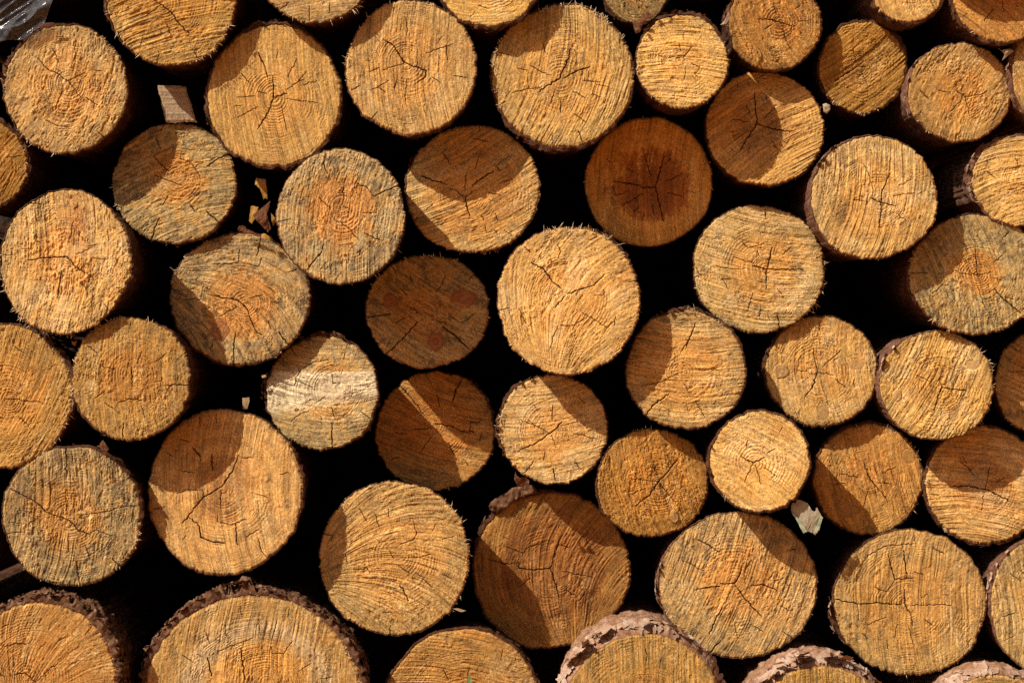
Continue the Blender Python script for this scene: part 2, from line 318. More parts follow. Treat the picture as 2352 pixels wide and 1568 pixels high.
# pith and cracks, read off the enlarged photo; w = wide crack
CR = {
'A1': ('T0', (455, 540), [[(245,385),(320,460),(370,480),(450,535),(530,640)], [(450,530),(500,510),(560,475)], [(345,320),(385,410)], [(410,600),(365,720)],
       [(300,790),(370,825),(450,835)], [(560,640),(640,690)], [(640,860),(715,935)], [(470,440),(500,350)], [(620,460),(670,465)]], []),
'A2': ('T0', (1055, 30), [[(1060,30),(960,105)], [(1270,330),(1300,400)], [(1040,340),(1030,420)], [(1100,160),(1120,230)], [(780,80),(690,110)], [(860,180),(760,220)]],
       [[(1010,0),(1060,30),(1130,90),(1170,150),(1240,215)]]),
'A3': ('T0', (1795, 635), [[(1880,590),(1950,545),(2010,470)], [(1880,650),(1960,660),(2080,675)], [(1845,690),(1885,865)], [(1560,770),(1690,700)],
       [(1580,480),(1640,545)], [(1890,510),(1945,385)], [(1555,640),(1670,630)], [(1980,560),(2080,530)], [(1690,600),(1750,615)]],
       [[(1790,500),(1795,640),(1765,730),(1690,850)], [(1795,640),(1880,615)], [(1695,345),(1730,420),(1755,510)]]),
'A4': ('T0', (2070, -200), [[(2030,40),(2030,140)], [(2165,20),(2160,90)], [(1840,60),(1900,20)]], []),
'A5': ('T1', (415, 405), [[(555,350),(630,325),(735,290)], [(275,460),(360,430),(410,420)], [(185,470),(250,445)], [(600,510),(655,545)],
       [(200,590),(245,570),(310,530)], [(245,575),(290,610)], [(195,785),(240,735)], [(430,520),(420,690)], [(430,140),(430,235)], [(65,590),(130,560)],
       [(350,590),(365,520)], [(690,300),(695,400)], [(740,500),(820,510)]], [[(300,270),(345,300),(385,370),(415,410),(490,440),(560,465),(550,510),(500,545)]]),
'A6': ('T1', (960, -150), [[(900,40),(960,60)]], []),
'A7': ('T1', (1430, 520), [[(1245,430),(1310,470),(1380,495)], [(1520,600),(1600,645)], [(1120,610),(1200,590),(1300,570)], [(1400,600),(1375,680)], [(1445,640),(1440,740)],
       [(1390,880),(1385,950)], [(1320,280),(1345,345)], [(1025,335),(1110,360)], [(1030,690),(1080,665)], [(1150,825),(1110,860)], [(1650,620),(1700,640)], [(1600,530),(1700,540)],
       [(1160,450),(1220,460)], [(1530,750),(1600,800)]],
       [[(1505,320),(1490,390),(1460,450),(1440,510),(1340,570),(1290,610)], [(1460,515),(1540,470),(1630,440)], [(1555,865),(1570,900),(1585,945)]]),
'A9': ('T2', (-10, 400), [[(5,380),(60,310)], [(-110,375),(0,378)], [(-20,290),(-10,340)], [(60,420),(110,440)], [(20,440),(10,520)]], []),
'A10': ('T2', (640, 140), [[(595,20),(620,100)], [(650,190),(690,275)], [(530,200),(590,160)], [(740,60),(770,40)], [(760,140),(840,140)]], [[(510,125),(590,130),(680,160),(735,172)]]),
'A11': ('T2', (1155, 435), [[(1155,435),(1205,440)], [(1110,300),(1140,410)], [(1160,430),(1190,400)], [(1180,480),(1210,540)]], [[(1005,530),(1080,480),(1155,435)]]),
'A13': ('T2', (2110, -60), [[(2100,0),(2105,80)], [(1980,140),(2040,60)]], []),
'A14': ('T2', (1850, 635), [[(1800,595),(1850,635),(1940,625),(2000,600)], [(1855,640),(1885,760)], [(1760,730),(1830,660)], [(1700,600),(1760,605)], [(1560,590),(1620,660)]], []),
'B1': ('T0', (-120, 1080), [[(60,1030),(140,1020)], [(60,1180),(20,1260)]], []),
'B3': ('T0', (1165, 1150), [[(1005,1020),(1050,1075),(1110,1125)], [(1010,1150),(1090,1180),(1200,1220)], [(1275,1105),(1335,1060)], [(1105,1280),(1070,1345)],
       [(1020,900),(1030,940),(1055,980)], [(1090,800),(1030,870)], [(1180,1040),(1240,1060),(1300,1130),(1315,1180)], [(1250,1340),(1280,1390)], [(740,1190),(800,1190)]],
       [[(1360,1090),(1430,1045),(1515,1010)], [(1360,1385),(1400,1425),(1445,1465)], [(1050,1430),(1020,1490),(1000,1565)]]),
'B4': ('T1', (5, 1350), [[(10,1355),(45,1365)], [(0,1460),(40,1490),(105,1560)], [(75,1255),(100,1190),(115,1130)], [(100,1205),(160,1225),(215,1290)], [(15,1230),(10,1340)],
       [(-120,1060),(-95,1140)], [(-430,1455),(-330,1435)], [(-150,1290),(-70,1370)], [(140,1400),(230,1395)], [(150,1530),(230,1570),(270,1575)]],
       [[(220,1290),(290,1250),(375,1220)], [(-115,1606),(-140,1671),(-225,1771)]]),
'B5': ('T1', (815, 1290), [[(715,1240),(750,1245),(785,1280),(820,1290),(855,1270),(860,1250)], [(810,1250),(820,1130)], [(880,1110),(905,1020)], [(1020,1085),(1100,1025)],
       [(920,1420),(935,1445)], [(940,1480),(955,1530)], [(905,810),(905,860)], [(1010,1090),(1050,1120)], [(1040,1205),(1125,1175)], [(870,905),(960,930)], [(970,1265),(1050,1285)], [(665,1000),(720,1080)],
       [(1010,1400),(1030,1450)], [(600,1340),(560,1380)], [(500,1420),(480,1450)]],
       [[(815,1290),(820,1350),(845,1420)], [(860,1215),(940,1160),(1000,1120)], [(525,1155),(610,1185),(690,1210)]]),
'B6': ('T1', (2060, 1225), [[(1990,1010),(2030,1155)], [(1870,1100),(1920,1130)], [(1980,1270),(1840,1350)], [(2130,1190),(2240,1140)], [(2140,1260),(2240,1290)], [(2070,790),(2070,820)],
       [(1985,1390),(1975,1440)], [(2040,1340),(2050,1400)], [(1790,1280),(1860,1270)], [(1920,1390),(1950,1350)], [(2150,1050),(2170,980)]],
       [[(2120,1000),(2090,1130),(2060,1225),(2080,1300),(2115,1450)], [(2060,1228),(1965,1230)], [(1790,1190),(1850,1200),(1975,1215)]]),
'B7': ('T2', (490, 810), [[(330,780),(435,800)], [(530,780),(620,690)], [(590,930),(625,990)], [(360,860),(310,860)], [(550,660),(555,620)], [(420,680),(440,740)]],
       [[(475,605),(480,720),(490,810),(430,900),(375,990)], [(490,815),(570,840),(660,860),(715,862)]]),
'B8': ('T2', (1305, 1330), [[(1185,1070),(1225,1150),(1255,1250)], [(1125,1310),(1215,1325)], [(1385,1285),(1520,1265)], [(1400,1400),(1465,1450)], [(1060,1350),(1110,1350)], [(1420,1220),(1500,1180)]],
       [[(1305,1330),(1310,1260),(1360,1140)], [(1305,1330),(1300,1400),(1290,1490)], [(1240,1300),(1305,1330),(1400,1350)]]),
'B9': ('T2', (2240, 1180), [[(2130,1250),(2200,1230)], [(2000,1120),(2060,1170)]], []),
'C1': ('M0', (440, 230), [[(550,325),(620,375)], [(610,235),(700,248)], [(580,160),(640,150)], [(500,215),(600,170)], [(455,110),(480,0)], [(615,480),(610,560)], [(770,430),(810,440)],
       [(500,70),(560,130)], [(690,540),(720,580)], [(780,80),(840,40)], [(530,400),(570,440)], [(40,-90),(120,-130),(260,-120)]],
       [[(175,250),(300,235),(440,230),(500,300),(550,325)], [(405,320),(380,500)]]),
'C2': ('M0', (1610, 540), [[(1595,270),(1650,280),(1690,295),(1720,240)], [(1440,300),(1470,275),(1560,270)], [(1760,430),(1810,465)], [(1125,440),(1190,450)], [(1570,180),(1565,260)],
       [(1200,510),(1330,510)], [(1410,770),(1380,840)], [(1560,560),(1440,620)], [(1890,330),(1950,310)], [(1640,500),(1720,480)]],
       [[(1385,480),(1480,500),(1560,515),(1620,570),(1650,650),(1680,715),(1720,740)], [(1710,110),(1705,160),(1685,220)], [(1545,730),(1535,830),(1535,940)], [(1830,720),(1860,770),(1910,815)]]),
'C3': ('M1', (530, 610), [[(595,640),(690,665)], [(620,460),(665,400),(680,350)], [(360,660),(415,630)], [(700,600),(780,660)], [(790,660),(880,600)], [(390,440),(430,480)], [(450,560),(530,610)],
       [(450,350),(470,400)], [(330,290),(360,340)], [(840,380),(870,340)]],
       [[(165,625),(240,615),(325,605)], [(290,870),(390,780),(500,655)], [(665,685),(740,740),(840,835)]]),
'C4': ('M1', (1465, 480), [[(1580,595),(1650,635),(1740,690)], [(1420,680),(1370,830)], [(1440,680),(1530,680),(1600,630)], [(1030,580),(1110,560)], [(1160,560),(1215,670)],
       [(1430,240),(1440,190),(1420,150)], [(1720,445),(1730,490)], [(1200,160),(1240,200)], [(1620,120),(1680,100)], [(1800,620),(1790,680)], [(1890,395),(1940,385)]],
       [[(1245,265),(1330,310),(1380,380),(1445,440)], [(1485,470),(1580,440),(1660,415),(1725,345)], [(1465,490),(1405,560)]]),
'C5': ('M2', (550, 310), [[(330,230),(430,260),(470,270)], [(220,290),(330,310),(400,310)], [(490,190),(510,230)], [(655,215),(710,170)], [(430,580),(460,470)], [(620,440),(665,500)],
       [(250,380),(320,375)], [(70,365),(110,360)], [(510,550),(505,640)], [(880,235),(930,220)], [(390,130),(430,170),(520,150)], [(120,350),(90,300)], [(260,370),(300,440)]],
       [[(455,285),(550,312),(650,312),(790,315)], [(550,312),(548,440)], [(560,300),(590,165)], [(620,600),(635,700)], [(545,-90),(545,-30)]]),
'C6': ('M2', (1935, 345), [[(1780,320),(1860,345),(1935,350),(2030,330)], [(1935,345),(1920,150)], [(1935,420),(1980,545)], [(2100,110),(2145,60)], [(1800,640),(1775,690)], [(1505,335),(1610,335)],
       [(1960,520),(2000,580)], [(2040,270),(2100,220)], [(1640,470),(1700,420)]], [[(2045,440),(2100,500),(2220,600)]]),
'D0': ('M0', (60, 1165), [[(35,1165),(110,1160),(170,1175),(280,1185)], [(0,1010),(15,950)], [(120,1280),(180,1330)], [(100,820),(160,860)]], []),
'D1': ('M0', (865, 1000), [[(640,930),(700,955),(755,965)], [(605,1165),(690,1110)], [(930,850),(900,930)], [(985,930),(1050,895),(1100,860)], [(770,1190),(850,1160),(930,1170)],
       [(930,1210),(950,1285)], [(690,1185),(790,1260)], [(575,810),(640,860)], [(850,700),(860,650)], [(1010,1050),(1060,1040)]],
       [[(865,950),(870,1075)], [(1085,1075),(1130,1070),(1180,1065),(1250,1070)], [(812,1320),(805,1420)]]),
'D2': ('M0', (2250, 1080), [[(2180,1000),(2185,1060),(2235,1060)], [(2080,1180),(2130,1150)], [(1910,1310),(1970,1260),(2025,1240)], [(2175,1215),(2200,1285)],
       [(1935,1040),(1975,970),(2060,920),(2150,905)], [(1850,1055),(1930,1075),(1940,1040),(2050,1085)], [(1810,910),(1860,945)], [(1900,830),(1940,875)], [(2255,900),(2265,850)],
       [(2260,1130),(2350,1115)], [(2370,1240),(2440,1290)]], [[(2180,1320),(2185,1480)]]),
'D3': ('M1', (620, 1330), [[(375,1065),(470,1170),(540,1260)], [(845,1380),(850,1310),(910,1310)], [(350,1380),(430,1390)], [(590,1410),(510,1520)], [(630,1130),(645,1210)], [(700,1450),(760,1560)],
       [(480,1360),(590,1350)], [(920,1380),(910,1440)], [(330,1560),(380,1540)]], [[(620,1325),(720,1340),(780,1370),(870,1380)], [(785,1040),(750,1110),(730,1180)]]),
'D4': ('M1', (1370, 1390), [[(1180,1300),(1260,1330),(1340,1370),(1370,1390)], [(1520,1385),(1580,1395),(1650,1420)], [(1390,1200),(1385,1300)], [(1060,1340),(1110,1350),(1165,1352)],
       [(1340,1506),(1330,1566)], [(1265,1566),(1235,1616),(1200,1646)], [(1530,1576),(1575,1621)], [(1380,1400),(1410,1480)], [(1560,1150),(1600,1190)]],
       [[(1450,1310),(1390,1370),(1280,1450),(1180,1490)], [(1390,1616),(1405,1696)]]),
'D5': ('M1', (2225, 985), [[(1970,1075),(2100,1050),(2215,990)], [(2190,860),(2190,920)], [(2345,970),(2480,970)], [(2250,1060),(2280,1120)], [(2400,840),(2510,820)], [(2325,1170),(2385,1280)],
       [(1930,760),(2000,770)], [(2230,850),(2290,760)]], [[(2000,1270),(2050,1200),(2150,1130)], [(2325,660),(2300,740),(2260,830)]]),
'D6': ('M2', (885, 985), [[(890,985),(990,1005)], [(920,950),(1000,880),(1035,840)], [(905,1040),(925,1115)], [(750,970),(830,985)], [(1000,1030),(1070,1085)], [(900,660),(905,720)]],
       [[(860,830),(870,900),(885,985),(850,1090),(800,1150)]]),
'D7': ('M2', (1700, 1080), [[(1535,1005),(1620,1045)], [(1700,1080),(1690,1030)]], [[(1700,1085),(1750,1095),(1860,1108)], [(1700,1085),(1670,1170),(1650,1240)]]),
'D8': ('M2', (2300, 1000), [[(2140,985),(2230,980)], [(2150,800),(2200,850)]], []),
'E0': ('B0', (455, 500), [[(590,590),(625,565),(740,605)], [(435,290),(435,430)], [(450,580),(447,710)], [(560,660),(590,760)], [(20,605),(80,580),(150,575)], [(510,465),(620,455),(720,440),(800,415)],
       [(810,410),(900,405)], [(190,520),(250,490)]],
       [[(75,290),(160,340),(250,390),(310,450),(455,500),(520,575),(590,590)], [(435,30),(440,200)], [(500,770),(520,920)], [(735,755),(785,800)]]),
'E1': ('B0', (1455, 280), [[(1450,300),(1448,430)], [(1430,470),(1430,510),(1520,530),(1620,490)], [(1160,325),(1240,300),(1330,305)], [(1680,325),(1765,350)], [(1590,90),(1660,90)], [(1300,60),(1315,110)],
       [(1090,60),(1130,80)], [(1700,620),(1720,700),(1755,740)], [(1190,180),(1280,190)], [(1000,430),(1080,410)], [(1415,-196),(1415,-136)], [(1300,-180),(1310,-120)], [(1180,-30),(1240,-10)],
       [(1840,200),(1900,190)], [(1620,610),(1700,560)]],
       [[(1570,70),(1530,170),(1455,280),(1330,355),(1240,465),(1200,520)], [(1240,480),(1310,540),(1320,610),(1390,640),(1480,650)], [(1545,520),(1565,660)], [(1385,70),(1395,170)], [(1260,24),(1310,84)]]),
'E2': ('B1', (2080, 250), [[(1900,225),(1990,235),(2070,245)], [(2090,260),(2190,380)], [(1900,330),(2000,290)], [(2050,130),(2060,180)]], [[(2210,100),(2130,200),(2080,250),(2030,330),(1930,410)]]),
'E3': ('B2', (465, 125), [[(465,130),(405,250)], [(480,140),(515,260)], [(530,150),(620,215)], [(560,60),(610,30)], [(420,30),(430,-20)]], [[(385,80),(465,125),(535,90)]]),
'E4': ('B2', (1220, 210), [[(1300,310),(1345,380)], [(1030,195),(1150,220)], [(1310,190),(1400,150)], [(1215,310),(1190,410)], [(1280,255),(1375,260)], [(1000,265),(1070,260)]],
       [[(1195,130),(1220,210),(1270,280),(1300,310)]]),
'E5': ('B2', (1990, 300), [[(1985,300),(2015,160)], [(1975,340),(1960,430)], [(1880,170),(1920,210)], [(2060,250),(2120,220)], [(1830,120),(1900,170)]],
       [[(1755,280),(1870,275),(1990,300)], [(1995,300),(2060,330),(2135,375)]]),
'F1': ('B1', (380, 720), [[(315,700),(345,750)], [(440,740),(530,740),(590,720)], [(370,790),(450,850)], [(385,660),(470,630),(495,590),(470,500)], [(220,455),(250,555)], [(25,720),(40,790)],
       [(80,825),(170,815),(190,850)], [(325,1190),(320,1260)], [(120,430),(170,510)], [(530,880),(600,940)], [(310,430),(310,480)], [(300,935),(360,945)], [(-130,590),(-60,600),(-65,640)], [(270,1100),(340,1110)]],
       [[(385,930),(410,960),(440,1030)]]),
'F2': ('B1', (1370, 815), [[(1430,630),(1410,700)], [(1450,835),(1550,855),(1650,875)], [(1080,670),(1190,715)], [(1190,720),(1230,675),(1310,650)], [(960,750),(1060,780),(1160,785)],
       [(1560,1030),(1600,985)], [(1430,660),(1500,680)], [(1240,880),(1170,940)], [(1560,580),(1640,660)], [(1480,960),(1540,1000)]],
       [[(1165,775),(1170,815),(1260,825),(1370,815),(1385,780),(1400,700)], [(1375,820),(1400,900),(1430,1005)]]),
'F3': ('B2', (340, 915), [[(455,760),(430,800)], [(600,840),(560,900)], [(0,765),(60,790),(130,830)], [(340,1170),(360,1280)], [(460,1190),(530,1230)], [(660,1230),(730,1280)], [(470,660),(455,710)],
       [(560,520),(530,575)], [(640,1060),(700,1090)], [(690,700),(740,690)]],
       [[(250,915),(340,915),(375,860),(390,800)], [(340,915),(390,990),(450,1060),(520,1130)], [(75,960),(150,945),(240,935)], [(450,925),(540,925),(620,965)], [(100,630),(160,660),(240,710)],
        [(260,1080),(220,1140),(175,1250)], [(250,1290),(180,1370)]]),
'F4': ('B2', (1465, 1060), [[(1510,1060),(1630,1055),(1770,1055)], [(1390,900),(1340,970),(1260,940)], [(1155,815),(1220,730),(1340,670),(1520,655)], [(1525,600),(1530,660)],
       [(1210,1190),(1270,1160),(1340,1135)], [(1480,1190),(1510,1310)], [(1150,1050),(1160,1170)], [(1590,1150),(1640,1190)], [(1410,1185),(1390,1270)], [(1520,840),(1590,860)], [(1640,680),(1720,720)],
       [(1180,1240),(1220,1280)], [(1340,1290),(1350,1350)]],
       [[(1005,1020),(1100,1040),(1180,1050),(1280,1040),(1430,1055)], [(1455,950),(1465,1060),(1500,1120),(1510,1190)], [(1350,730),(1370,810),(1395,890),(1510,880)], [(1450,700),(1475,880)]]),
'F5': ('B2', (2420, 1050), [[(2100,1130),(2180,1110)], [(2150,850),(2220,900)]], []),
'G1': ('B0', (170, 1520), [[(235,1565),(310,1490),(380,1440)], [(0,1500),(30,1530)], [(30,1330),(110,1305),(180,1310)], [(390,1290),(430,1260)], [(20,1200),(60,1180)], [(560,1250),(600,1200)], [(250,1350),(300,1300)],
       [(450,1450),(520,1420)]], [[(100,1510),(170,1505),(235,1565)]]),
'G2': ('B0', (1760, 1560), [[(1785,1330),(1785,1370),(1860,1375),(1920,1290)], [(1420,1370),(1500,1330),(1660,1270)], [(1820,1150),(1790,1270)], [(1610,1400),(1600,1440)], [(1200,1385),(1270,1430)],
       [(1700,1150),(1705,1240)], [(1960,1490),(2040,1440)], [(2100,1540),(2180,1530)], [(1350,1230),(1380,1310)], [(1480,1180),(1490,1260)], [(1580,1060),(1590,1130)], [(1900,1080),(1890,1130)]],
       [[(1365,1400),(1390,1520)], [(1580,1340),(1590,1440),(1610,1540)]]),
'G3': ('B1', (830, 1750), [[(670,1480),(700,1540)], [(840,1460),(835,1530)]], []),
'G4': ('B1', (1990, 1780), [[(2000,1340),(2005,1420)], [(2100,1400),(2090,1470)]], []),
'G5': ('B2', (900, 1900), [[(900,1480),(905,1540)]], []),
}

# ------------------------------------------------------------------ one log
C_GOLD = np.array((.62, .338, .088)); C_GREY = np.array((.44, .315, .140)); C_HEART = np.array((.57, .255, .060))
C_DHEART = np.array((.31, .118, .034)); C_CRACK = np.array((.055, .026, .011)); C_RIM = np.array((.20, .075, .025))
C_KNOT = np.array((.36, .125, .045)); C_PALE = np.array((.72, .49, .21))

rng_flat = np.random.default_rng(77)
def r_mean(a, b): return (a + b) / 2

class Outline:
    def __init__(self, rx, ry, seed, jag=.8):
        n = 2048
        th = np.linspace(0, 2 * np.pi, n + 1)
        c, s = np.cos(th), np.sin(th)
        base = rx * ry / np.sqrt((ry * c) ** 2 + (rx * s) ** 2)
        base = base * (1 + .016 * vn(c * 1.3 + 9, s * 1.3 + 9, seed) + .012 * vn(c * 2.6 + 9, s * 2.6 + 9, seed + 1) + .007 * vn(c * 6 + 9, s * 6 + 9, seed + 6))
        dn = rng_flat.uniform(0, 6.28)
        base = base - .022 * r_mean(rx, ry) * np.exp(-((np.mod(th - dn + np.pi, 2 * np.pi) - np.pi) / .28) ** 2) * (seed % 3 == 0)
        r = (rx + ry) / 2
        base = base + jag * (1.1 * vn(c * r / 16 + 40, s * r / 16 + 40, seed + 4) + .9 * vn(c * r / 9 + 40, s * r / 9 + 40, seed + 2) + .9 * vn(c * r / 3.5 + 40, s * r / 3.5 + 40, seed + 3))
        self.th, self.r = th, base
    def __call__(self, a):
        return np.interp(np.mod(a, 2 * np.pi), self.th, self.r)

def arcs_thick(th, base, arcs):
    t = np.full_like(th, float(base))
    for d, w, a in arcs:
        dd = np.abs((np.degrees(th) - d + 180) % 360 - 180)
        t += a * np.exp(-(dd / w) ** 2)
    return t

def crack_depth(x, y, polys, rng):
    """0..1 mask of cracks given as (points, half width, amount)"""
    out = np.zeros_like(x)
    for pts, w, amt in polys:
        P = [np.array(pts[0], float)]
        for q in pts[1:]:
            q = np.array(q, float); p0 = P[-1]
            L = np.hypot(*(q - p0)); k = max(1, int(L / 4.5))
            nrm = np.array((-(q - p0)[1], (q - p0)[0])) / max(L, 1e-6)
            for i in range(1, k + 1):
                j = rng.normal(0, .95) if i < k else 0
                P.append(p0 + (q - p0) * i / k + nrm * j)
        P = np.array(P); n = len(P)
        m = (x > P[:, 0].min() - 5) & (x < P[:, 0].max() + 5) & (y > P[:, 1].min() - 5) & (y < P[:, 1].max() + 5)
        idx = np.nonzero(m)[0]
        if not len(idx): continue
        xx, yy = x[idx], y[idx]; best = np.zeros(len(idx))
        for i in range(n - 1):
            a, b = P[i], P[i + 1]; ab = b - a; L2 = ab @ ab + 1e-9
            t = np.clip(((xx - a[0]) * ab[0] + (yy - a[1]) * ab[1]) / L2, 0, 1)
            d = np.hypot(xx - a[0] - t * ab[0], yy - a[1] - t * ab[1])
            u = (i + .5) / max(n - 1, 1); g = .7 + .5 * abs(math.sin(i * .9 + n)) * rng.random() + .25 * rng.random()
            ww = w * (.45 + .55 * math.sin(math.pi * (.1 + .8 * u)) ** .7) * (.75 + .5 * rng.random())
            best = np.maximum(best, amt * np.clip(1.45 - d / max(ww * g, .4), 0, 1))
        out[idx] = np.maximum(out[idx], best)
    return out

def disc_grid(n):
    a = np.linspace(-1, 1, n)
    A, B = np.meshgrid(a, a, indexing='ij')
    A, B = A.ravel(), B.ravel()
    big = np.abs(A) >= np.abs(B)
    r = np.where(big, A, B)
    with np.errstate(divide='ignore', invalid='ignore'):
        ph = np.where(big, np.pi / 4 * np.where(A == 0, 0, B / np.where(A == 0, 1, A)),
                      np.pi / 2 - np.pi / 4 * np.where(B == 0, 0, A / np.where(B == 0, 1, B)))
    ph = np.where(r < 0, ph + np.pi, ph)
    i = np.arange(n * n).reshape(n, n)
    q = np.stack([i[:-1, :-1], i[1:, :-1], i[1:, 1:], i[:-1, 1:]], -1).reshape(-1, 4)
    edge = np.concatenate([i[:, 0], i[-1, 1:], i[-2::-1, -1], i[0, -2:0:-1]])
    return np.abs(r), ph, q, edge

def needles(base, dirv, length, width, rng):
    """thin tapering splinters; all arrays in local metres"""
    n = len(base)
    d = dirv / np.linalg.norm(dirv, axis=1, keepdims=True)
    ref = rng.normal(size=(n, 3)); u = np.cross(d, ref); u /= np.linalg.norm(u, axis=1, keepdims=True); v = np.cross(d, u)
    co = np.zeros((n, 7, 3)); bend = rng.normal(0, .16, (n, 1)) * length[:, None]
    for k in range(3):
        an = 2 * math.pi * k / 3
        off = (u * math.cos(an) + v * math.sin(an)) * width[:, None]
        co[:, k] = base + off
        co[:, 3 + k] = base + d * (length[:, None] * .55) + off * .7 + u * bend * .5
    co[:, 6] = base + d * length[:, None] + u * bend * 1.4
    o = (np.arange(n) * 7)[:, None]
    q = np.concatenate([o + np.array([[k, (k + 1) % 3, 3 + (k + 1) % 3, 3 + k]]) for k in range(3)])
    t = np.concatenate([o + np.array([[3 + k, 3 + (k + 1) % 3, 6]]) for k in range(3)])
    return co.reshape(-1, 3), q, t

def flakes(th0, th1, n, Rfun, T, s, rng, ymax=70, size=(8, 22), lift=(.5, 4), wide=False):
    cos, qs = [], []
    for i in range(n):
        th = math.radians(rng.uniform(th0, th1)); y0 = rng.uniform(-1, ymax) ** 1.0
        w = rng.uniform(*size); l = rng.uniform(*size) * 1.3; li = rng.uniform(*lift); rot = rng.uniform(-.6, .6)
        Tk = float(np.interp(th % (2 * math.pi), T[0], T[1])); fk = 1.0
        if wide and rng.random() < .62:
            fk = rng.uniform(.5, 1); y0 = 1.7 * Tk * fk - 3; rot *= .4
        elif wide: y0 += 1.7 * Tk
        R0 = float(Rfun(np.array([th]))[0]) + Tk * fk
        m = 4
        edge = rng.integers(0, 4)
        g = np.zeros((m, m, 3))
        for a in range(m):
            for b in range(m):
                fa, fb = a / (m - 1) - .5, b / (m - 1) - .5
                if a in (0, m - 1) or b in (0, m - 1):
                    k = 1 + rng.normal(0, .22)
                else: k = 1
                if (a in (0, m - 1)) and (b in (0, m - 1)): k *= .72
                da, db = fa * w * k, fb * l * k
                da, db = da * math.cos(rot) - db * math.sin(rot), da * math.sin(rot) + db * math.cos(rot)
                up = {0: fa + .5, 1: .5 - fa, 2: fb + .5, 3: .5 - fb}[int(edge)]
                R = R0 + .3 + li * up ** 1.7 + (db / 1.7 if wide and fk < 1 else 0)
                t2 = th + da / R0
                g[a, b] = (R * math.cos(t2) * s, (y0 + db) * s, -R * math.sin(t2) * s)
        o = sum(len(c) for c in cos)
        cos.append(g.reshape(-1, 3))
        ii = np.arange(m * m).reshape(m, m) + o
        qs.append(np.stack([ii[:-1, :-1], ii[1:, :-1], ii[1:, 1:], ii[:-1, 1:]], -1).reshape(-1, 4))
    return np.concatenate(cos), np.concatenate(qs)

AXIS = {}      # small leans of a log's axis, metres sideways / up per metre of depth
BODY_LEN = .95
GROUP = 'sawn log ends stacked in the woodpile'

FAN = {'C4': (1275, 905), 'F1': (700, 1335), 'F2': (1335, 1560), 'G1': (40, 1640), 'C2': (330, 640)}
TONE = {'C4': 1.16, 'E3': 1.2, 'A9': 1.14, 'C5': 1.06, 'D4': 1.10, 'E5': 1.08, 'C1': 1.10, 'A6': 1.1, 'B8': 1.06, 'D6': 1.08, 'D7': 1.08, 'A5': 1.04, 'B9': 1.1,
        'A10': .86, 'A11': .82, 'B1': .78, 'E2': .86, 'E0': .86, 'A8': .55, 'G1': .92, 'G3': .86, 'D1': .90, 'A2': .90, 'D0': .9, 'F4': .95, 'B3': .95, 'A14': .9, 'G4': .86, 'G5': .84}

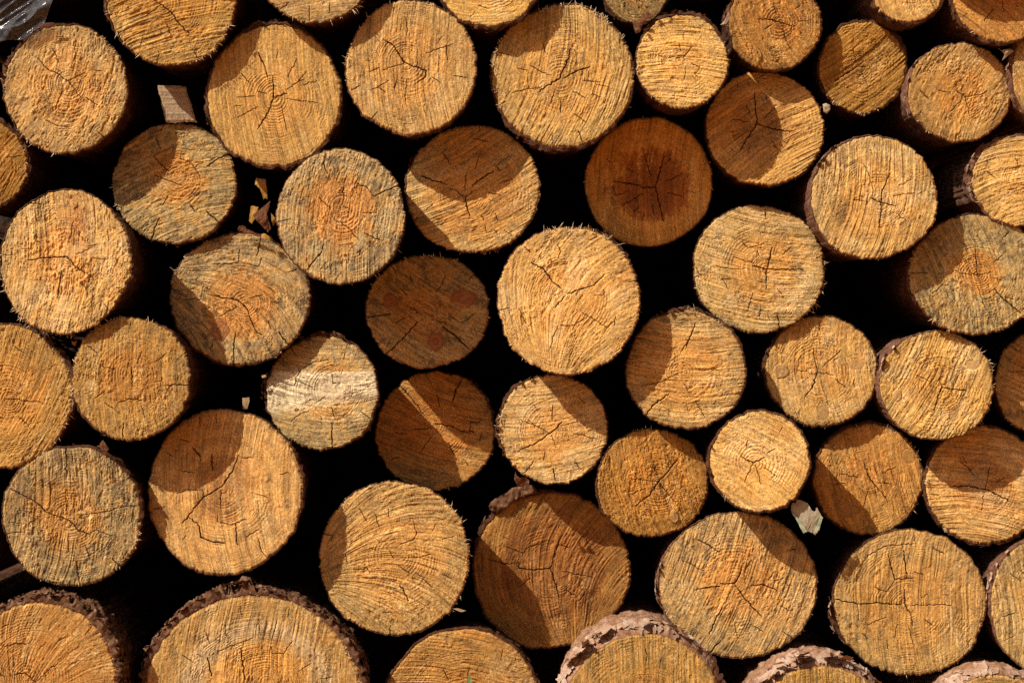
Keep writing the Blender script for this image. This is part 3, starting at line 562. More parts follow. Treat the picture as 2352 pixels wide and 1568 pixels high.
def build_log(key, spec, seed, low=False):
    cx, cy, rx, ry, z, grey, (hs, hstr), (sdeg, samp), fuzz, tilt, bkind, bt, barcs, fr, knots, label = spec
    rng = np.random.default_rng(seed * 7 + 3)
    loc, s = place(cx, cy, z)
    root = empty('log', loc)
    tag(root, label, 'log', GROUP)
    r = (rx + ry) / 2
    out = Outline(rx, ry, seed, .5 if key == 'B6' else 1.7 if fr else 1.1)
    # --- sawn face
    n = 40 if low else int(2 * r / 1.08)
    rho, ph, quads, edge = disc_grid(n)
    R = out(ph)
    x = rho * R * np.cos(ph); y = rho * R * np.sin(ph)
    reg, pith, cn, cw = CR.get(key, (None, None, [], []))
    if reg:
        p = z2d(reg, pith); pith = (p[0] - cx, p[1] - cy)
    else:
        pith = (rng.normal(0, .08) * r, rng.normal(0, .08) * r)
    c = np.array((pith[0] / rx, pith[1] / ry)); cl = np.hypot(*c)
    if cl > .8: c *= .8 / cl
    X = x / R * 1.0; Y = y / R * 1.0
    dx, dy = X - c[0], Y - c[1]; d2 = dx * dx + dy * dy + 1e-9
    cd = c[0] * dx + c[1] * dy
    u = (-cd + np.sqrt(cd * cd + d2 * (1 - c @ c))) / d2
    t = np.clip(1 / np.maximum(u, 1e-6), 0, 1.05)
    sa = math.radians(sdeg)
    a = x * math.cos(sa) + y * math.sin(sa)
    b = -x * math.sin(sa) + y * math.cos(sa)
    if key in FAN:
        fx, fy = FAN[key][0] - cx, FAN[key][1] - cy
        a = np.hypot(x - fx, y - fy); b = np.arctan2(y - fy, x - fx) * r * 1.15
    b = b + 6 * vn(a / 170, b / 120, seed + 5) + 2 * vn(a / 50, b / 50, seed + 4) + a * a / (r * rng.choice([-1, 1]) * rng.uniform(6, 14))
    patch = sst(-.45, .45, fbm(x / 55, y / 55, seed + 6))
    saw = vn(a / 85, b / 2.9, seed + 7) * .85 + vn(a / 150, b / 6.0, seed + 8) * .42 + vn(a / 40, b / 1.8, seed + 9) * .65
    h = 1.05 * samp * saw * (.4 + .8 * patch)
    fz = .3 + .7 * sst(-.25, .45, fbm(x / 42 + 5, y / 42, seed + 12))
    h = h + fuzz * fz * (1.0 * vn(x / 2.0, y / 2.0, seed + 13) + 1.15 * vn(a / 6.5, b / 3.1, seed + 14) + .5 * vn(x / 9, y / 9, seed + 11))
    tm = sst(.12, .5, fbm(x / 58 + 3, y / 58, seed + 25)) * fuzz
    h = h + tm * (1.5 * vn(a / 13, b / 6, seed + 26) + 1.2 * vn(x / 6, y / 6, seed + 27))
    # torn fibre pits
    pit = sst(.42, .75, vn(a / 14, b / 6, seed + 15) * .6 + fbm(x / 40, y / 40, seed + 16) * .7)
    h = h - fuzz * 2.0 * pit
    nr = r / 6.4
    wob = .02 * fbm(x / 60, y / 60, seed + 17)
    rp = (t + wob) * nr
    rp = rp + .9 * vn(rp * .6, 0 * rp, seed + 19)
    ring = np.sin(2 * np.pi * rp)
    rmask = sst(-.25, .5, fbm(x / 34, y / 34, seed + 18) + .35 * (.62 - t)) 
    h = h + .72 * ring * rmask * (1.15 - .5 * t) * (.4 if key == 'B6' else 1)
    h = h + 2.2 * fbm(x / 95, y / 95, seed + 20) + fuzz * 1.1 * fbm(x / 16, y / 16, seed + 21)
    # a couple of chainsaw steps
    for k in range(rng.integers(1, 3)):
        pos = rng.uniform(-.7, .7) * r
        h = h + rng.choice([-1, 1]) * rng.uniform(.6, 1.6) * samp * sst(-2.5, 2.5, b - pos + 10 * vn(a / 60, a * 0, seed + 22 + k))
    # tilt to / from the sun
    tl = math.tan(math.radians(tilt * 1.6 + rng.normal(0, .8)))
    h = h - tl * (x * -.68 + y * -.73)
    # rim
    h = h - 3.2 * sst(.962, 1.0, rho) ** 1.5 - 1.2 * sst(.90, 1.0, rho) * (vn(np.cos(ph) * r / 8, np.sin(ph) * r / 8, seed + 23) + .4)
    # cracks
    polys = [([(q[0] - cx, q[1] - cy) for q in (z2d(reg, p) for p in pl)], .68, .66) for pl in cn] + \
            [([(q[0] - cx, q[1] - cy) for q in (z2d(reg, p) for p in pl)], 1.05, .95) for pl in cw]
    if not low:
        for k in range(rng.integers(3, 6)):        # fine checks
            an = rng.uniform(0, 2 * math.pi); r0 = rng.uniform(.2, .82) * r; ln = rng.uniform(.06, .17) * r
            p0 = (pith[0] * .6 + r0 * math.cos(an), pith[1] * .6 + r0 * math.sin(an)); an2 = an + rng.normal(0, .25)
            polys.append(([p0, (p0[0] + ln * math.cos(an2), p0[1] + ln * math.sin(an2))], .6, .4))
        if not cn:
            for k in range(4):
                an = rng.uniform(0, 2 * math.pi); ln = rng.uniform(.2, .45) * r
                polys.append(([pith, (pith[0] + ln * math.cos(an), pith[1] + ln * math.sin(an))], 1.3, .9))
    ck = crack_depth(x, y, polys, rng) if not low else np.zeros_like(x)
    # knots
    km = np.zeros_like(x); kr = np.zeros_like(x)
    for kx, ky, ka, kb in knots:
        dk = np.hypot((x - kx + cx) / ka, (y - ky + cy) / kb) + .08 * vn(x / 8, y / 8, seed + 30)
        km = np.maximum(km, 1 - sst(.86, 1.04, dk)); kr = np.where(dk < 1.05, np.sin(dk * 14), kr)
        h = h + .8 * (1 - sst(.7, 1.0, dk)) - 1.6 * np.exp(-((dk - 1) / .08) ** 2) * .6
    h = h * (1 - .5 * km)
    h = h - 7.5 * ck
    # --- colour of the wood, plus shade painted into cracks and saw grooves
    f60 = fbm(x / 55, y / 55, seed + 40)
    f20 = fbm(x / 19, y / 19, seed + 41)
    gm = min(1, grey * .95 + .08) * sst(hs - .16, hs + .22, t + .20 * f60 + .10 * f20) * np.clip(.85 + .9 * f20 + .3 * vn(x / 6, y / 6, seed + 42), .1, 1.05)
    col = C_GOLD[None] * (1 - gm[:, None]) + C_GREY[None] * gm[:, None]
    hm = hstr * (1 - sst(hs - .10, hs + .08, t + .13 * f60 + .07 * f20 + .07 * vn(a / 45, b / 5, seed + 55) + .05 * vn(x / 4, y / 4, seed + 56)))
    hc = C_DHEART if (hstr >= .5 and grey < .25 and key in ('B6', 'B7', 'E1', 'E4', 'E5', 'D3', 'F2', 'B5')) else C_HEART
    col = col * (1 - hm[:, None]) + hc[None] * hm[:, None]
    amb = np.clip(fbm(a / 120, b / 16, seed + 43) * 1.5 - .15, 0, 1) * (.55 - .35 * grey)
    col = col * (1 - amb[:, None]) + C_HEART[None] * amb[:, None] * 1.02
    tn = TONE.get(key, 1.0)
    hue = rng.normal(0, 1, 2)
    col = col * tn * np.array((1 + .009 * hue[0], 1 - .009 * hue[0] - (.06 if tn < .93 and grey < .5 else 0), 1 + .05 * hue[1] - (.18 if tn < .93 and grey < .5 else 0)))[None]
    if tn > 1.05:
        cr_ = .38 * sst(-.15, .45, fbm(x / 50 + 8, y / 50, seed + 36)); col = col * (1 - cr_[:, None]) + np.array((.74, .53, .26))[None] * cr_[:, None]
    br = 1 + .18 * vn(a / 85, b / 3.4, seed + 44) + .13 * vn(a / 150, b / 9, seed + 45) + .20 * vn(x / 3.1, y / 3.1, seed + 46) + .10 * f20 + .22 * vn(x / 1.7, y / 1.7, seed + 57) + .12 * f60 - .26 * sst(.15, .9, -saw) * patch * min(1, samp)  # low saw grooves darkened: painted fibre shadow together with dirt
    br = br - .24 * rmask * np.clip(ring, 0, 1) * (1.1 - .4 * t)
    bands = .13 * vn(t * 11, 0 * t + seed, seed + 58) + .08 * vn(t * 25, 0 * t, seed + 59)
    br = br + .20 * vn(a / 70, b / 1.7, seed + 34) - .30 * np.clip(vn(a / 60, b / 2.4, seed + 35) - .25, 0, 1)
    br = br * (1 + bands - .10 * sst(.72, .98, t))
    pl = np.clip(vn(a / 40, b / 12, seed + 47) * .6 + vn(x / 4, y / 4, seed + 48) * .6 + .5 * vn(a / 110, b / 38, seed + 49) - .22, 0, 1) * .75
    col = col * (1 - pl[:, None]) + C_PALE[None] * pl[:, None]
    dirt = sst(.05, .6, f20 * .7 + .4 * vn(a / 30, b / 5, seed + 50) + .35 * vn(x / 4.5, y / 4.5, seed + 51) + .3 * (t - .6)) * (.25 + .50 * grey)
    if key == 'B8':
        dirt = np.maximum(dirt, .85 * np.exp(-((x + 78) / 22) ** 2) * sst(-.1, .3, vn(a / 60, b / 4, 61)) * sst(-110, -60, -np.abs(y + 25)))
    if key == 'C1':
        o2 = .8 * np.exp(-((x - 25) / 30) ** 2 - ((y + 95) / 55) ** 2); col = col * (1 - o2[:, None]) + np.array((.50, .19, .035))[None] * o2[:, None]
    if key == 'D2':
        col = col * .86
        wb = .78 * sst(-52, -44, y) * (1 - sst(8, 46, y + .15 * x)); col = col * (1 - wb[:, None]) + np.array((.74, .60, .38))[None] * wb[:, None]
    if key == 'G2':
        wb = .55 * np.exp(-((t - .62) / .12) ** 2); col = col * (1 - wb[:, None]) + np.array((.62, .47, .27))[None] * wb[:, None]
    col = col * (1 - dirt[:, None]) + np.array((.16, .092, .038))[None] * dirt[:, None]
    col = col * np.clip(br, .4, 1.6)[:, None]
    kc = km * np.clip((.82 if key == 'C3' else .7) + .35 * f20 + .2 * vn(x / 4, y / 4, seed + 37), .2, .95)
    col = col * (1 - kc[:, None]) + ((np.array((.43, .25, .10)) if key in ('D6', 'D7', 'F1', 'E4', 'E2') else C_KNOT)[None] * (1 + .15 * kr)[:, None] * 1.0) * kc[:, None]
    rim = .7 * sst(.975, 1.0, rho + .012 * vn(np.cos(ph) * r / 10, np.sin(ph) * r / 10, seed + 52))
    col = col * (1 - rim[:, None]) + C_RIM[None] * rim[:, None]
    cm = np.clip(ck * 1.5, 0, 1) * .92  # cracks coloured dark, standing in for their inner shade as well as dirt
    col = col * (1 - cm[:, None]) + C_CRACK[None] * cm[:, None]
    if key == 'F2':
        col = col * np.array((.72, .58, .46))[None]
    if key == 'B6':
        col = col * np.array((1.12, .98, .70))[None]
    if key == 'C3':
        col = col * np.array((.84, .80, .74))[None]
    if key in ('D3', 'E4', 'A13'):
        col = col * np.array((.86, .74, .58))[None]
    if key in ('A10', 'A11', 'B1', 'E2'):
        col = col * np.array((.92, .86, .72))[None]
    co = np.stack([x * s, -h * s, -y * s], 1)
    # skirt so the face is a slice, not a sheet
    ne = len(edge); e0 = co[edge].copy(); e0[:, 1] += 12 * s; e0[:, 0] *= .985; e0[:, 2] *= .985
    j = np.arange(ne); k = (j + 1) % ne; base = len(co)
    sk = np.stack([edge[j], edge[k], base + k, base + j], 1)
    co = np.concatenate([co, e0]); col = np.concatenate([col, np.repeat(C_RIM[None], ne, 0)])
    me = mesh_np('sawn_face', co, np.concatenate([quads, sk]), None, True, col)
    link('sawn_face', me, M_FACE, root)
    # --- bark
    nt = max(48, int(2 * np.pi * r / (6 if low else 3.0)))
    th = np.linspace(0, 2 * np.pi, nt, endpoint=False)
    R0 = out(th)
    T = arcs_thick(th, max(.8, bt - 1.4) if bt < 9 else bt, barcs)
    wide = key in ('G4', 'G5', 'G6')
    shear = tl * (R0 * np.cos(th) * -.68 + R0 * np.sin(th) * -.73)
    cxn, syn = np.cos(th) * r, np.sin(th) * r
    fr_rows = [0, .18, .38, .58, .8, 1.0]
    yd = list(np.array([3, 6, 10, 14, 19, 24, 30, 37, 45, 54, 64, 76, 90, 108, 130, 160, 200, 260, 340, 450, 600, 800, 1050, BODY_LEN / PX]))
    if low: yd = yd[::3] + [BODY_LEN / PX]
    rows = []
    ax, az = AXIS.get(key, (0, 0))
    big = bkind == 'furrow'
    tot = len(fr_rows) + len(yd)
    for i in range(tot):
        if i < len(fr_rows):
            f = fr_rows[i]; yy = 1.5 + 2.5 * f
            nz = vn(cxn / 6 + 30, syn / 6 + 30 + f * 3, seed + 60)
            rag = vn(cxn / 11 + 30, syn / 11 + 30, seed + 61)
            front = -2.5 if bkind == 'pale' else 0
            Y = yy + front * f + nz * (1.0 + .22 * T) * f + (rag + .4) * .35 * T * f
            if wide: Y = Y + 1.7 * T * f
            if i == 0: Y = np.full(nt, 5.0)
            Y = Y + shear
            Rr = R0 - 1.2 + (T + 1.2) * f
            yk = 0.
        else:
            yk = yd[i - len(fr_rows)]; Y = np.full(nt, yk) + 4 + shear + (1.7 * T if wide else 0)
            Rr = R0 + T
        q1 = vn(cxn / 13 + 30 + yk / 40, syn / 13 + 30 + yk / 70, seed + 62)
        q2 = vn(cxn / 5 + 30 + yk / 14, syn / 5 + 30 - yk / 18, seed + 63)
        q3 = vn(cxn / 30 + 30, syn / 30 + 30 + yk / 120, seed + 64)
        fade = 1 if i >= len(fr_rows) else fr_rows[i]
        if big:
            dsp = T * (.55 * (1 - 1.9 * np.abs(q1)) + .22 * q2 + .25 * q3) - .15 * T
        elif bkind in ('pale', 'tan'):
            dsp = (.22 * T * np.floor(q1 * 2.5 + .5) * .7 + .12 * T * q2 + .25 * T * q3) * (.7 if wide else 1)
        else:
            dsp = .45 * T * q1 + .22 * T * q2 + .35 * T * q3
        Rr = Rr + dsp * fade
        tp = 1 - .05 * sst(0, 260, np.float64(yk)) - .02 * (yk / 1300) - (0 if wide or big else .026 * sst(0, 26, np.float64(yk)))
        Rr = Rr * tp
        dm = Y * s
        rows.append(np.stack([Rr * np.cos(th) * s + ax * dm, dm, -Rr * np.sin(th) * s + az * dm], 1))
    V = np.stack(rows)
    ii = np.arange(tot * nt).reshape(tot, nt); i2 = np.roll(ii, -1, 1)
    q = np.stack([ii[:-1], i2[:-1], i2[1:], ii[1:]], -1).reshape(-1, 4)
    link('bark', mesh_np('bark', V.reshape(-1, 3), q, None, True), M_BARK[bkind], root)
    if low: return root
    # --- loose bark flakes
    T2 = (np.append(th, 2 * np.pi), np.append(T, T[0]))
    C, Q = [], []
    def add(cq):
        o = sum(len(v) for v in C); C.append(cq[0]); Q.append(cq[1] + o)
    if key in ('G4', 'G5'):
        add(flakes(195, 345, 110, out, T2, s, rng, 70, (6, 24), (.3, 5), True)); add(flakes(215, 330, 14, out, T2, s, rng, 20, (16, 36), (6, 15)))
        fm = M_FLAKE
    elif key == 'G6':
        add(flakes(200, 340, 45, out, T2, s, rng, 60, (12, 30), (.5, 4), True)); fm = M_FLAKE
    elif bkind in ('pale', 'tan'):
        for d, w, am in barcs:
            if am >= 4: add(flakes(d - w, d + w, int(3 + am), out, T2, s, rng, 16, (6, 15), (.4, 2.5)))
        fm = M_FLAKE
    elif bkind == 'furrow':
        add(flakes(195, 375, 210, out, T2, s, rng, 60, (8, 20), (1, 7))); fm = M_BARK['furrow']
    else:
        for d, w, am in barcs:
            if am >= 3: add(flakes(d - w, d + w, int(3 + am), out, T2, s, rng, 14, (4, 11), (.5, 4)))
        fm = M_CHIP
    if key == 'F4':
        C, Q = [], []; add(flakes(150, 182, 12, out, T2, s, rng, 25, (8, 20), (1, 6))); fm = M_FLAKE
    if C:
        lb = link('loose_bark', mesh_np('loose_bark', np.concatenate(C), np.concatenate(Q), None, True), fm, root); lb['kind'] = 'stuff'
    # --- splinters on the rim and torn fibres on the face
    B, D, Ln, W = [], [], [], []
    for a0, a1, dens, ln in fr:
        m = int(dens * math.radians(a1 - a0) * r / 2.3)
        an = np.radians(rng.uniform(a0, a1, m)); cl = vn(an * r / 14, an * 0, seed + 70)
        keep = rng.random(m) < .45 + 1.1 * cl
        an = an[keep]; m = len(an)
        rr = out(an) * rng.uniform(.955, 1.0, m)
        B.append(np.stack([rr * np.cos(an), 2.0 + 0 * an, -rr * np.sin(an)], 1))
        sd = rng.normal(0, .45, m)
        D.append(np.stack([np.cos(an + sd), -rng.uniform(-.15, .75, m), -np.sin(an + sd)], 1))
        Ln.append(np.clip(rng.gamma(2.0, ln / 3.4, m), 1.8, ln * 2.3)); W.append(rng.uniform(.6, 1.5, m))
    m = int(25 + 170 * max(0, fuzz - .5))
    an = rng.uniform(0, 2 * np.pi, m); rr = out(an) * np.sqrt(rng.uniform(.05, .9, m))
    pick = rng.random(m) < .35 + .9 * sst(-.1, .4, fbm(rr * np.cos(an) / 42 + 5, rr * np.sin(an) / 42, seed + 12))
    an, rr = an[pick], rr[pick]; m = len(an)
    B.append(np.stack([rr * np.cos(an), 1.5 + 0 * an, -rr * np.sin(an)], 1))
    da = sa + rng.normal(0, .5, m)
    D.append(np.stack([np.cos(da), -rng.uniform(.35, .9, m), -np.sin(da)], 1))
    Ln.append(rng.uniform(2.5, 6.5, m)); W.append(rng.uniform(.5, 1.0, m))
    B = np.concatenate(B) * s; D = np.concatenate(D); Ln = np.concatenate(Ln) * s; W = np.concatenate(W) * s
    co, q, tr = needles(B, D, Ln, W, rng)
    sp_ = link('splinters', mesh_np('splinters', co, q, tr, True), M_FIBRE, root); sp_['kind'] = 'stuff'
    return root

ROOTS = {}
for i, (k, sp) in enumerate(LOGS.items()):
    ROOTS[k] = build_log(k, sp, 101 + i * 13)
for i, (cx, cy, r, z) in enumerate(OFFLOGS):
    rt = build_log('off', (cx, cy, r, r, z, .3, (.5, .3), (90, .6), .6, 0, 'brown', 4, [], [], [],
                   'round log of the same stack, beyond the edge of the photo'), 900 + i * 7, low=True)

# ------------------------------------------------------------------ small things caught in the gaps
import bmesh
def piece(name, pts, z, thick, mat, label=None, cat=None, parent=None, curl=3., seed=1, group=None, sub=2, lump=0., org=None):
    """a small flat-ish scrap: outline in photo pixels, real thickness, gently curled"""
    rng = np.random.default_rng(seed)
    cx = sum(p[0] for p in pts) / len(pts); cy = sum(p[1] for p in pts) / len(pts)
    if org: cx, cy = org
    loc, s = place(cx, cy, z)
    bm = bmesh.new()
    vs = [bm.verts.new((p[0] - cx, 0, -(p[1] - cy))) for p in pts]
    f = bm.faces.new(vs)
    bmesh.ops.triangulate(bm, faces=[f])
    for _ in range(sub):
        bmesh.ops.subdivide_edges(bm, edges=list(bm.edges), cuts=1)
        bmesh.ops.triangulate(bm, faces=[q for q in bm.faces if len(q.verts) > 3])
    P = np.array([v.co[:] for v in bm.verts])
    ext = max(np.ptp(P[:, 0]), np.ptp(P[:, 2])) + 1e-6
    rim = np.array([v.is_boundary for v in bm.verts])
    dirn = rng.uniform(0, 6.28); u = P[:, 0] * math.cos(dirn) + P[:, 2] * math.sin(dirn)
    dep = curl * ((u / ext * 2) ** 2 + .8 * vn(P[:, 0] / ext * 3 + 9, P[:, 2] / ext * 3 + 9, seed) + .3 * vn(P[:, 0] / 4 + 9, P[:, 2] / 4 + 9, seed + 3))
    if lump: dep = dep - lump * np.where(rim, 0, 1) * (.7 + .5 * vn(P[:, 0] / 7 + 9, P[:, 2] / 7 + 9, seed + 4))
    jit = rng.normal(0, .35, (len(P), 2))
    front = [v for v in bm.verts]
    for v, d, j in zip(front, dep, jit): v.co = Vector(((v.co.x + j[0]) * s, d * s, (v.co.z + j[1]) * s))
    g = bmesh.ops.extrude_face_region(bm, geom=list(bm.faces))
    for v in [e for e in g['geom'] if isinstance(e, bmesh.types.BMVert)]: v.co.y += thick * s
    bmesh.ops.recalc_face_normals(bm, faces=list(bm.faces))
    for f in bm.faces: f.smooth = lump > 0
    me = bpy.data.meshes.new(name); bm.to_mesh(me); bm.free()
    o = link(name, me, mat, parent)
    o.location = loc if parent is None else loc - parent.location
    return tag(o, label, cat, group)

M_LEAF = mat_simple('dry_yellow_leaf', (.32, .15, .02), (.42, .22, .04), 160., .6, .3, .2)
M_SCRAP = mat_simple('pale_scrap', (.30, .24, .15), (.43, .37, .27), 130., .6, .3, .3)
M_SCRAPG = mat_simple('greenish_fold', (.16, .26, .13), (.50, .48, .36), 75., .55, .3, .2)
M_CHIPW = mat_simple('pale_wood_chip', (.28, .17, .08), (.42, .30, .17), 220., .8)
M_GRASS = mat_simple('grass', (.10, .16, .06), (.20, .26, .12), 120., .5, .3, .1)
M_STONE = mat_simple('stone', (.30, .22, .13), (.46, .36, .24), 150., .8, .2, .5)

q4 = lambda L: [(.2 * a + 509.6, .2 * b + 352.8) for a, b in L]
LG = 'yellow leaves caught in the gap'
piece('leaf', q4([(390,275),(430,290),(500,290),(505,320),(460,350),(500,360),(515,385),(495,430),(520,440),(520,520),(490,510),(475,530),(455,450),(430,400),(380,350)]), 262, .6, M_LEAF,
      'ragged yellow leaf, uppermost of those in the gap left of the orange hearted grey log', 'leaf', None, 3, 5, LG)
piece('leaf', q4([(335,595),(420,615),(395,650),(365,690),(380,745),(345,805),(310,775),(325,700),(328,640)]), 268, .6, M_LEAF,
      'yellow leaf partly behind a reddish bark scrap, at its left side', 'leaf', None, 3, 6, LG)
piece('leaf', q4([(565,680),(605,730),(610,800),(585,835),(568,750)]), 255, .6, M_LEAF,
      'narrow yellow leaf sliver touching the left edge of the orange hearted grey log', 'leaf', None, 2, 7, LG)
piece('leaf', q4([(455,925),(490,915),(540,950),(567,1000),(520,985),(480,978),(450,955)]), 238, .6, M_LEAF,
      'small yellow leaf lying on the top rim of the grey log with the curved crack', 'leaf', None, 2, 8, LG)
piece('leaf', [(163, 782), (170, 786), (177, 780), (172, 795), (166, 790)], 150, .6, M_LEAF,
      'tiny yellow leaf in the gap below the shaggy rimmed left log', 'leaf', None, 1, 9, LG, 1)
BG = 'curled bark scraps between the logs'
piece('bark_scrap', q4([(350,700),(430,640),(555,545),(548,600),(515,690),(565,860),(525,905),(470,840),(400,770)]), 225, 1.2, M_CHIP,
      'reddish curled bark scrap in the gap among the yellow leaves', 'bark', None, 6, 10, BG)
piece('bark_scrap', q4([(175,880),(195,835),(240,822),(265,832),(290,870),(360,895),(430,930),(450,970),(330,918)]), 243, 1.2, M_CHIP,
      'brown bark scrap curled on the top rim of the grey log with the curved crack', 'bark', None, 4, 11, BG)
q5 = lambda L: [(1058.4 + .135 * a, 1081.9 + .135 * b) for a, b in L]
piece('bark_scrap', q5([(905,130),(930,0),(945,60),(1000,110),(1100,100),(1165,160),(1160,210),(1040,275),(970,270)]), 305, 1.2, M_CHIP,
      'orange brown bark scrap hanging under the tan log with close rings', 'bark', None, 5, 12, BG)
piece('bark_scrap', [(1468, 52), (1474, 36), (1488, 30), (1506, 33), (1496, 40), (1484, 46), (1474, 60)], 172, 1.2, M_CHIP,
      'bark curl on the upper left rim of the small log with bold level ridges', 'bark', None, 5, 13, BG)
piece('bark_scrap', [(1452, 46), (1465, 48), (1476, 60), (1470, 74), (1460, 78), (1457, 66)], 178, 1.2, M_CHIP,
      'brown bark scrap wedged between the frayed large log and the small ridged log', 'bark', None, 4, 14, BG)
piece('bark_scrap', [(228, 1020), (236, 1010), (250, 1030), (246, 1036), (232, 1034)], 118, 1.2, M_CHIP,
      'small bark scrap on the upper right rim of the olive grey log', 'bark', None, 3, 15, BG, 1)
piece('bark_scrap', [(1662, 50), (1672, 28), (1679, 24), (1678, 40), (1668, 56), (1655, 57)], 140, 1.2, M_FLAKE,
      'pale pinkish bark shred at the left of the grainy log touching the top edge', 'bark', None, 3, 16, BG, 1)
piece('bark_scrap', [(88, 62), (96, 55), (112, 52), (126, 53), (118, 59), (100, 62)], 130, 1.5, M_CHIP,
      'red brown bark scrap on the top rim of the grainy log under the plastic film', 'bark', None, 3, 17, BG, 1)
CG = 'loose wood chips'
piece('wood_chip', [(556, 914), (572, 912), (573, 920), (568, 938), (558, 940)], 232, 4, M_CHIPW,
      'pale wood chip standing on the top rim of the big smooth golden log', 'wood chip', None, 1, 20, CG, 1)
piece('wood_chip', [(2292, 110), (2299, 116), (2320, 112), (2330, 118), (2316, 128), (2302, 138), (2308, 126)], 135, 1.2, M_CHIPW,
      'curled pale splinter hanging below the corner log with a lit crescent', 'wood chip', None, 4, 21, CG, 1)
piece('wood_chip', [(2167, 1211), (2174, 1213), (2177, 1222), (2170, 1222)], 300, 2.5, M_CHIPW,
      'tiny white chip above the big golden log with a level crack', 'wood chip', None, 1, 22, CG, 1)
piece('wood_chip', [(1040, 1397), (1052, 1396), (1071, 1402), (1058, 1405)], 225, 1.5, M_CHIPW,
      'white splinter below right of the large log with fan shaped ridges', 'wood chip', None, 2, 23, CG, 1)
piece('wood_chip', [(600, 862), (610, 860), (612, 865), (603, 868)], 230, 1.5, M_CHIPW,
      'tiny pale chip left of the log with a whitish band', 'wood chip', None, 1, 24, CG, 1)
tag(piece('pebble', [(1890, 240), (1898, 237), (1907, 242), (1908, 252), (1900, 261), (1892, 256)], 150, 6, M_STONE, None, None, None, 1, 25, None, 2, 4.),
    'small tan pebble in the gap below the small amber log end', 'pebble')
piece('grass_blade', [(1072, 1600), (1073, 1556), (1077, 1549), (1083, 1556), (1084, 1600)], -14, .8, M_GRASS,
      'green grass blade poking up at the bottom edge before the golden log', 'grass', None, 3, 26)

# pale folded scrap with greenish folds
q3 = lambda L: [(1764 + .1 * a, 1097.6 + .1 * b) for a, b in L]
main = q3([(660,480),(890,560),(930,610),(1030,760),(1080,760),(1140,830),(1090,690),(1120,675),(1215,850),(1130,1050),(1030,1260),(910,1220),(620,830),(530,740),(550,570),(640,560)])
oc = (sum(p[0] for p in main) / len(main), sum(p[1] for p in main) / len(main))
fs = piece('folded_scrap', main, 218, .8, M_SCRAP, 'pale folded paper like scrap with greenish folds, wedged under the small bright yellow log', 'scrap', None, 2.5, 30)
piece('folded_edge', q3([(520,745),(620,830),(910,1220),(930,1240),(860,1190),(810,1270),(640,940)]), 213, .8, M_SCRAPG, None, None, fs, 2, 31)
piece('folded_edge', q3([(1215,852),(1265,910),(1225,1040),(1180,1180),(1090,1310),(1032,1262),(1130,1052)]), 213, .8, M_SCRAPG, None, None, fs, 2, 32)

# bark lump on the large brown log
lp = piece('bark_lump', q5([(475,600),(500,540),(560,490),(700,440),(780,370),(870,290),(1000,260),(1150,240),(1250,250),(1340,370),(1150,400),(1000,470),(900,530),(740,650),(620,720),(560,690),(490,660)]),
           440, 22, M_BARK['furrow'], None, None, ROOTS['F2'], 3, 33, None, 3, 7.)

# square billet end deep in the gap, lit through a chink
loc, s = place(405, 238, 248)
sq = [(-44, 41), (-38, -20), (-26, -43), (20, -39), (45, 33), (42, 44), (-25, 46)]
sq = [(-44, -41), (20, -39), (30, -15), (45, 33), (42, 44), (-25, 43), (-30, 5)]
n = 56
gy, gx = np.meshgrid(np.linspace(0, 1, n), np.linspace(0, 1, n), indexing='ij')
c00, c10, c11, c01 = [np.array(v, float) for v in ((-45, -42), (21, -40), (46, 42), (-24, 44))]
P2 = ((1 - gx) * (1 - gy))[..., None] * c00 + (gx * (1 - gy))[..., None] * c10 + (gx * gy)[..., None] * c11 + ((1 - gx) * gy)[..., None] * c01
X, Y = P2[..., 0].ravel(), P2[..., 1].ravel()
eg = np.minimum(np.minimum(gx, 1 - gx), np.minimum(gy, 1 - gy)).ravel()
X = X + 1.6 * vn(X / 6, Y / 6, 80); Y = Y + 1.6 * vn(X / 6, Y / 6, 81)
h = .9 * vn(X / 60, Y / 4, 82) + .6 * vn(X / 3, Y / 3, 83) - 2.5 * (1 - sst(0, .07, eg))
br = np.clip(1 + .25 * vn(X / 50, Y / 3, 84) + .15 * vn(X / 4, Y / 4, 85), .4, 1.5)
col = np.array((.38, .265, .16))[None] * br[:, None]
co = np.stack([X * s, -h * s, -Y * s], 1)
ii = np.arange(n * n).reshape(n, n)
qd = np.stack([ii[:-1, :-1], ii[:-1, 1:], ii[1:, 1:], ii[1:, :-1]], -1).reshape(-1, 4)
edge = np.concatenate([ii[0, :], ii[1:, -1], ii[-1, -2::-1], ii[-2:0:-1, 0]])
bk = co[edge].copy(); bk[:, 1] = .35; ne = len(edge); j = np.arange(ne); k = (j + 1) % ne
sd = np.stack([edge[j], edge[k], n * n + k, n * n + j], 1)
bil = link('split_billet', mesh_np('split_billet', np.concatenate([co, bk]), np.concatenate([qd, sd]), None, True, np.concatenate([col, col[edge] * .6])), M_FACE)
bil.location = loc
tag(bil, 'greyish square ended billet in the gap above the grey log with orange centre', 'billet')

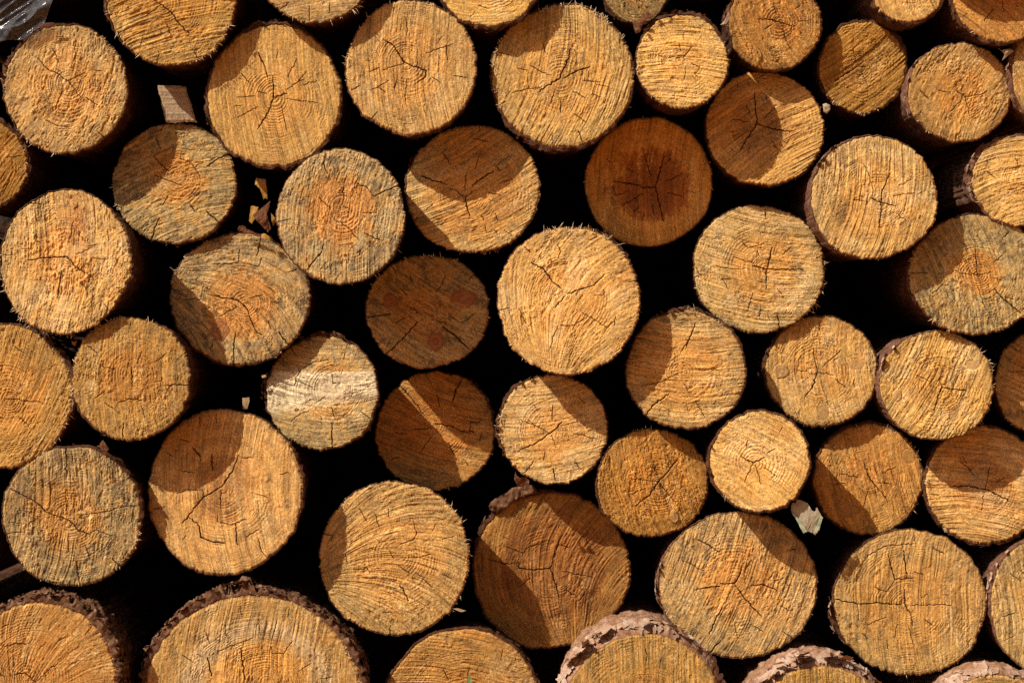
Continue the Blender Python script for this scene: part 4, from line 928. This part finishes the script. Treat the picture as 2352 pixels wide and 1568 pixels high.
# clear plastic film in the top left corner
m, nt, b = new_mat('clear_plastic_film')
L = nt.links.new
b.inputs['Base Color'].default_value = (.30, .30, .33, 1); b.inputs['Roughness'].default_value = .12
b.inputs['Specular IOR Level'].default_value = .8
tr = N(nt, 'ShaderNodeBsdfTransparent'); tr.inputs['Color'].default_value = (.93, .93, .95, 1)
mx = N(nt, 'ShaderNodeMixShader'); 
tc = N(nt, 'ShaderNodeTexCoord'); nz = N(nt, 'ShaderNodeTexNoise', Scale=70.0, Detail=5.0, Roughness=.7, Distortion=1.5)
L(tc.outputs['Object'], nz.inputs['Vector'])
rm = N(nt, 'ShaderNodeMapRange'); rm.inputs['From Min'].default_value = .35; rm.inputs['From Max'].default_value = .8
rm.inputs['To Min'].default_value = .10; rm.inputs['To Max'].default_value = .45
L(nz.outputs['Fac'], rm.inputs['Value']); L(rm.outputs['Result'], mx.inputs['Fac'])
L(tr.outputs['BSDF'], mx.inputs[1]); L(b.outputs['BSDF'], mx.inputs[2])
L(mx.outputs['Shader'], nt.nodes['Material Output'].inputs['Surface'])
bp = N(nt, 'ShaderNodeBump', Strength=.15, Distance=.002); L(nz.outputs['Fac'], bp.inputs['Height']); L(bp.outputs['Normal'], b.inputs['Normal'])
loc, s = place(40, 40, 165)
n = 110
gy, gx = np.meshgrid(np.linspace(0, 1, n), np.linspace(0, 1, n), indexing='ij')
c00, c10, c11, c01 = [np.array(v, float) for v in ((-190, -190), (150, -150), (46, 50), (-150, 62))]
P2 = ((1 - gx) * (1 - gy))[..., None] * c00 + (gx * (1 - gy))[..., None] * c10 + (gx * gy)[..., None] * c11 + ((1 - gx) * gy)[..., None] * c01
X, Y = P2[..., 0].ravel(), P2[..., 1].ravel()
X = X + 6 * vn(X / 40, Y / 40, 90); Y = Y + 7 * vn(X / 35, Y / 35, 91)
u = X * .82 + Y * -.57; v = X * .57 + Y * .82
D = 26 * (1 - 2.2 * np.abs(vn(u / 120, v / 34, 92))) + 9 * (1 - 2.2 * np.abs(vn(u / 70, v / 20, 93))) + 1.2 * vn(u / 22, v / 14, 94) + .12 * X
co = np.stack([X * s, -D * s, -Y * s], 1)
ii = np.arange(n * n).reshape(n, n)
qd = np.stack([ii[:-1, :-1], ii[:-1, 1:], ii[1:, 1:], ii[1:, :-1]], -1).reshape(-1, 4)
film = link('plastic_film', mesh_np('plastic_film', co, qd), m)
film.location = loc
tag(film, 'crumpled clear plastic film hanging in the top left corner', 'plastic film')

# ------------------------------------------------------------------ setting: ground in front and an added light blocker behind the stack
M_GROUND = mat_simple('trodden_earth_with_sawdust', (.26, .095, .02), (.46, .19, .045), 9., .95, .1, .6, .02)
me = mesh_np('ground', [(-30, -30, 0), (30, -30, 0), (30, 30, 0), (-30, 30, 0)], [(0, 1, 2, 3)])
tag(link('ground', me, M_GROUND), kind='structure')
M_BLOCKER = mat_simple('light_blocker_dark', (.03, .02, .012), (.06, .04, .025), 14., .95, .1, .8, .03)
bm = bmesh.new(); bmesh.ops.create_cube(bm, size=1.0)  # unseen box added behind the logs to keep sun and sky out of the gaps
for v in bm.verts: v.co = Vector((v.co.x * 4.2, v.co.y * .9 + 1.34, (v.co.z + .5) * 2.4 - .05))
me = bpy.data.meshes.new('light_blocker'); bm.to_mesh(me); bm.free()
tag(link('light_blocker', me, M_BLOCKER), kind='structure')

# ------------------------------------------------------------------ light
w = bpy.data.worlds.new('World'); scene.world = w; w.use_nodes = True
nt = w.node_tree; bg = nt.nodes['Background']
sky = nt.nodes.new('ShaderNodeTexSky'); sky.sky_type = 'NISHITA'; sky.sun_disc = False
to = -SUN
sky.sun_elevation = math.asin(to.z); sky.sun_rotation = math.atan2(to.x, to.y)
sky.dust_density = 5.0; sky.ozone_density = 0.0; sky.air_density = .35
nt.links.new(sky.outputs['Color'], bg.inputs['Color']); bg.inputs['Strength'].default_value = SKY_STRENGTH
sd = bpy.data.lights.new('sun', 'SUN'); sd.energy = 5.0; sd.angle = math.radians(.53); sd.color = (1, .93, .80)
so = bpy.data.objects.new('sun', sd); COL.objects.link(so)
so.rotation_euler = SUN.to_track_quat('-Z', 'Y').to_euler(); so.location = (-3, -3, 4)

# ------------------------------------------------------------------ camera
cd = bpy.data.cameras.new('camera'); co_ = bpy.data.objects.new('camera', cd); COL.objects.link(co_)
co_.location = (0, -DCAM, HC); co_.rotation_euler = (math.radians(90), 0, 0)
cd.sensor_width = 36; cd.lens = 36 * DCAM / (2352 * PX); cd.clip_end = 200; cd.clip_start = .05
cd.dof.use_dof = True; cd.dof.focus_distance = DCAM + .08; cd.dof.aperture_fstop = 5.6
scene.camera = co_
scene.view_settings.view_transform = 'Standard'; scene.view_settings.look = 'None'
scene.view_settings.exposure = EXPOSURE; scene.view_settings.gamma = 1.0
scene.view_settings.use_curve_mapping = False
scene.cycles.max_bounces = 6; scene.cycles.diffuse_bounces = 4
scene.cycles.use_denoising = USE_DENOISE
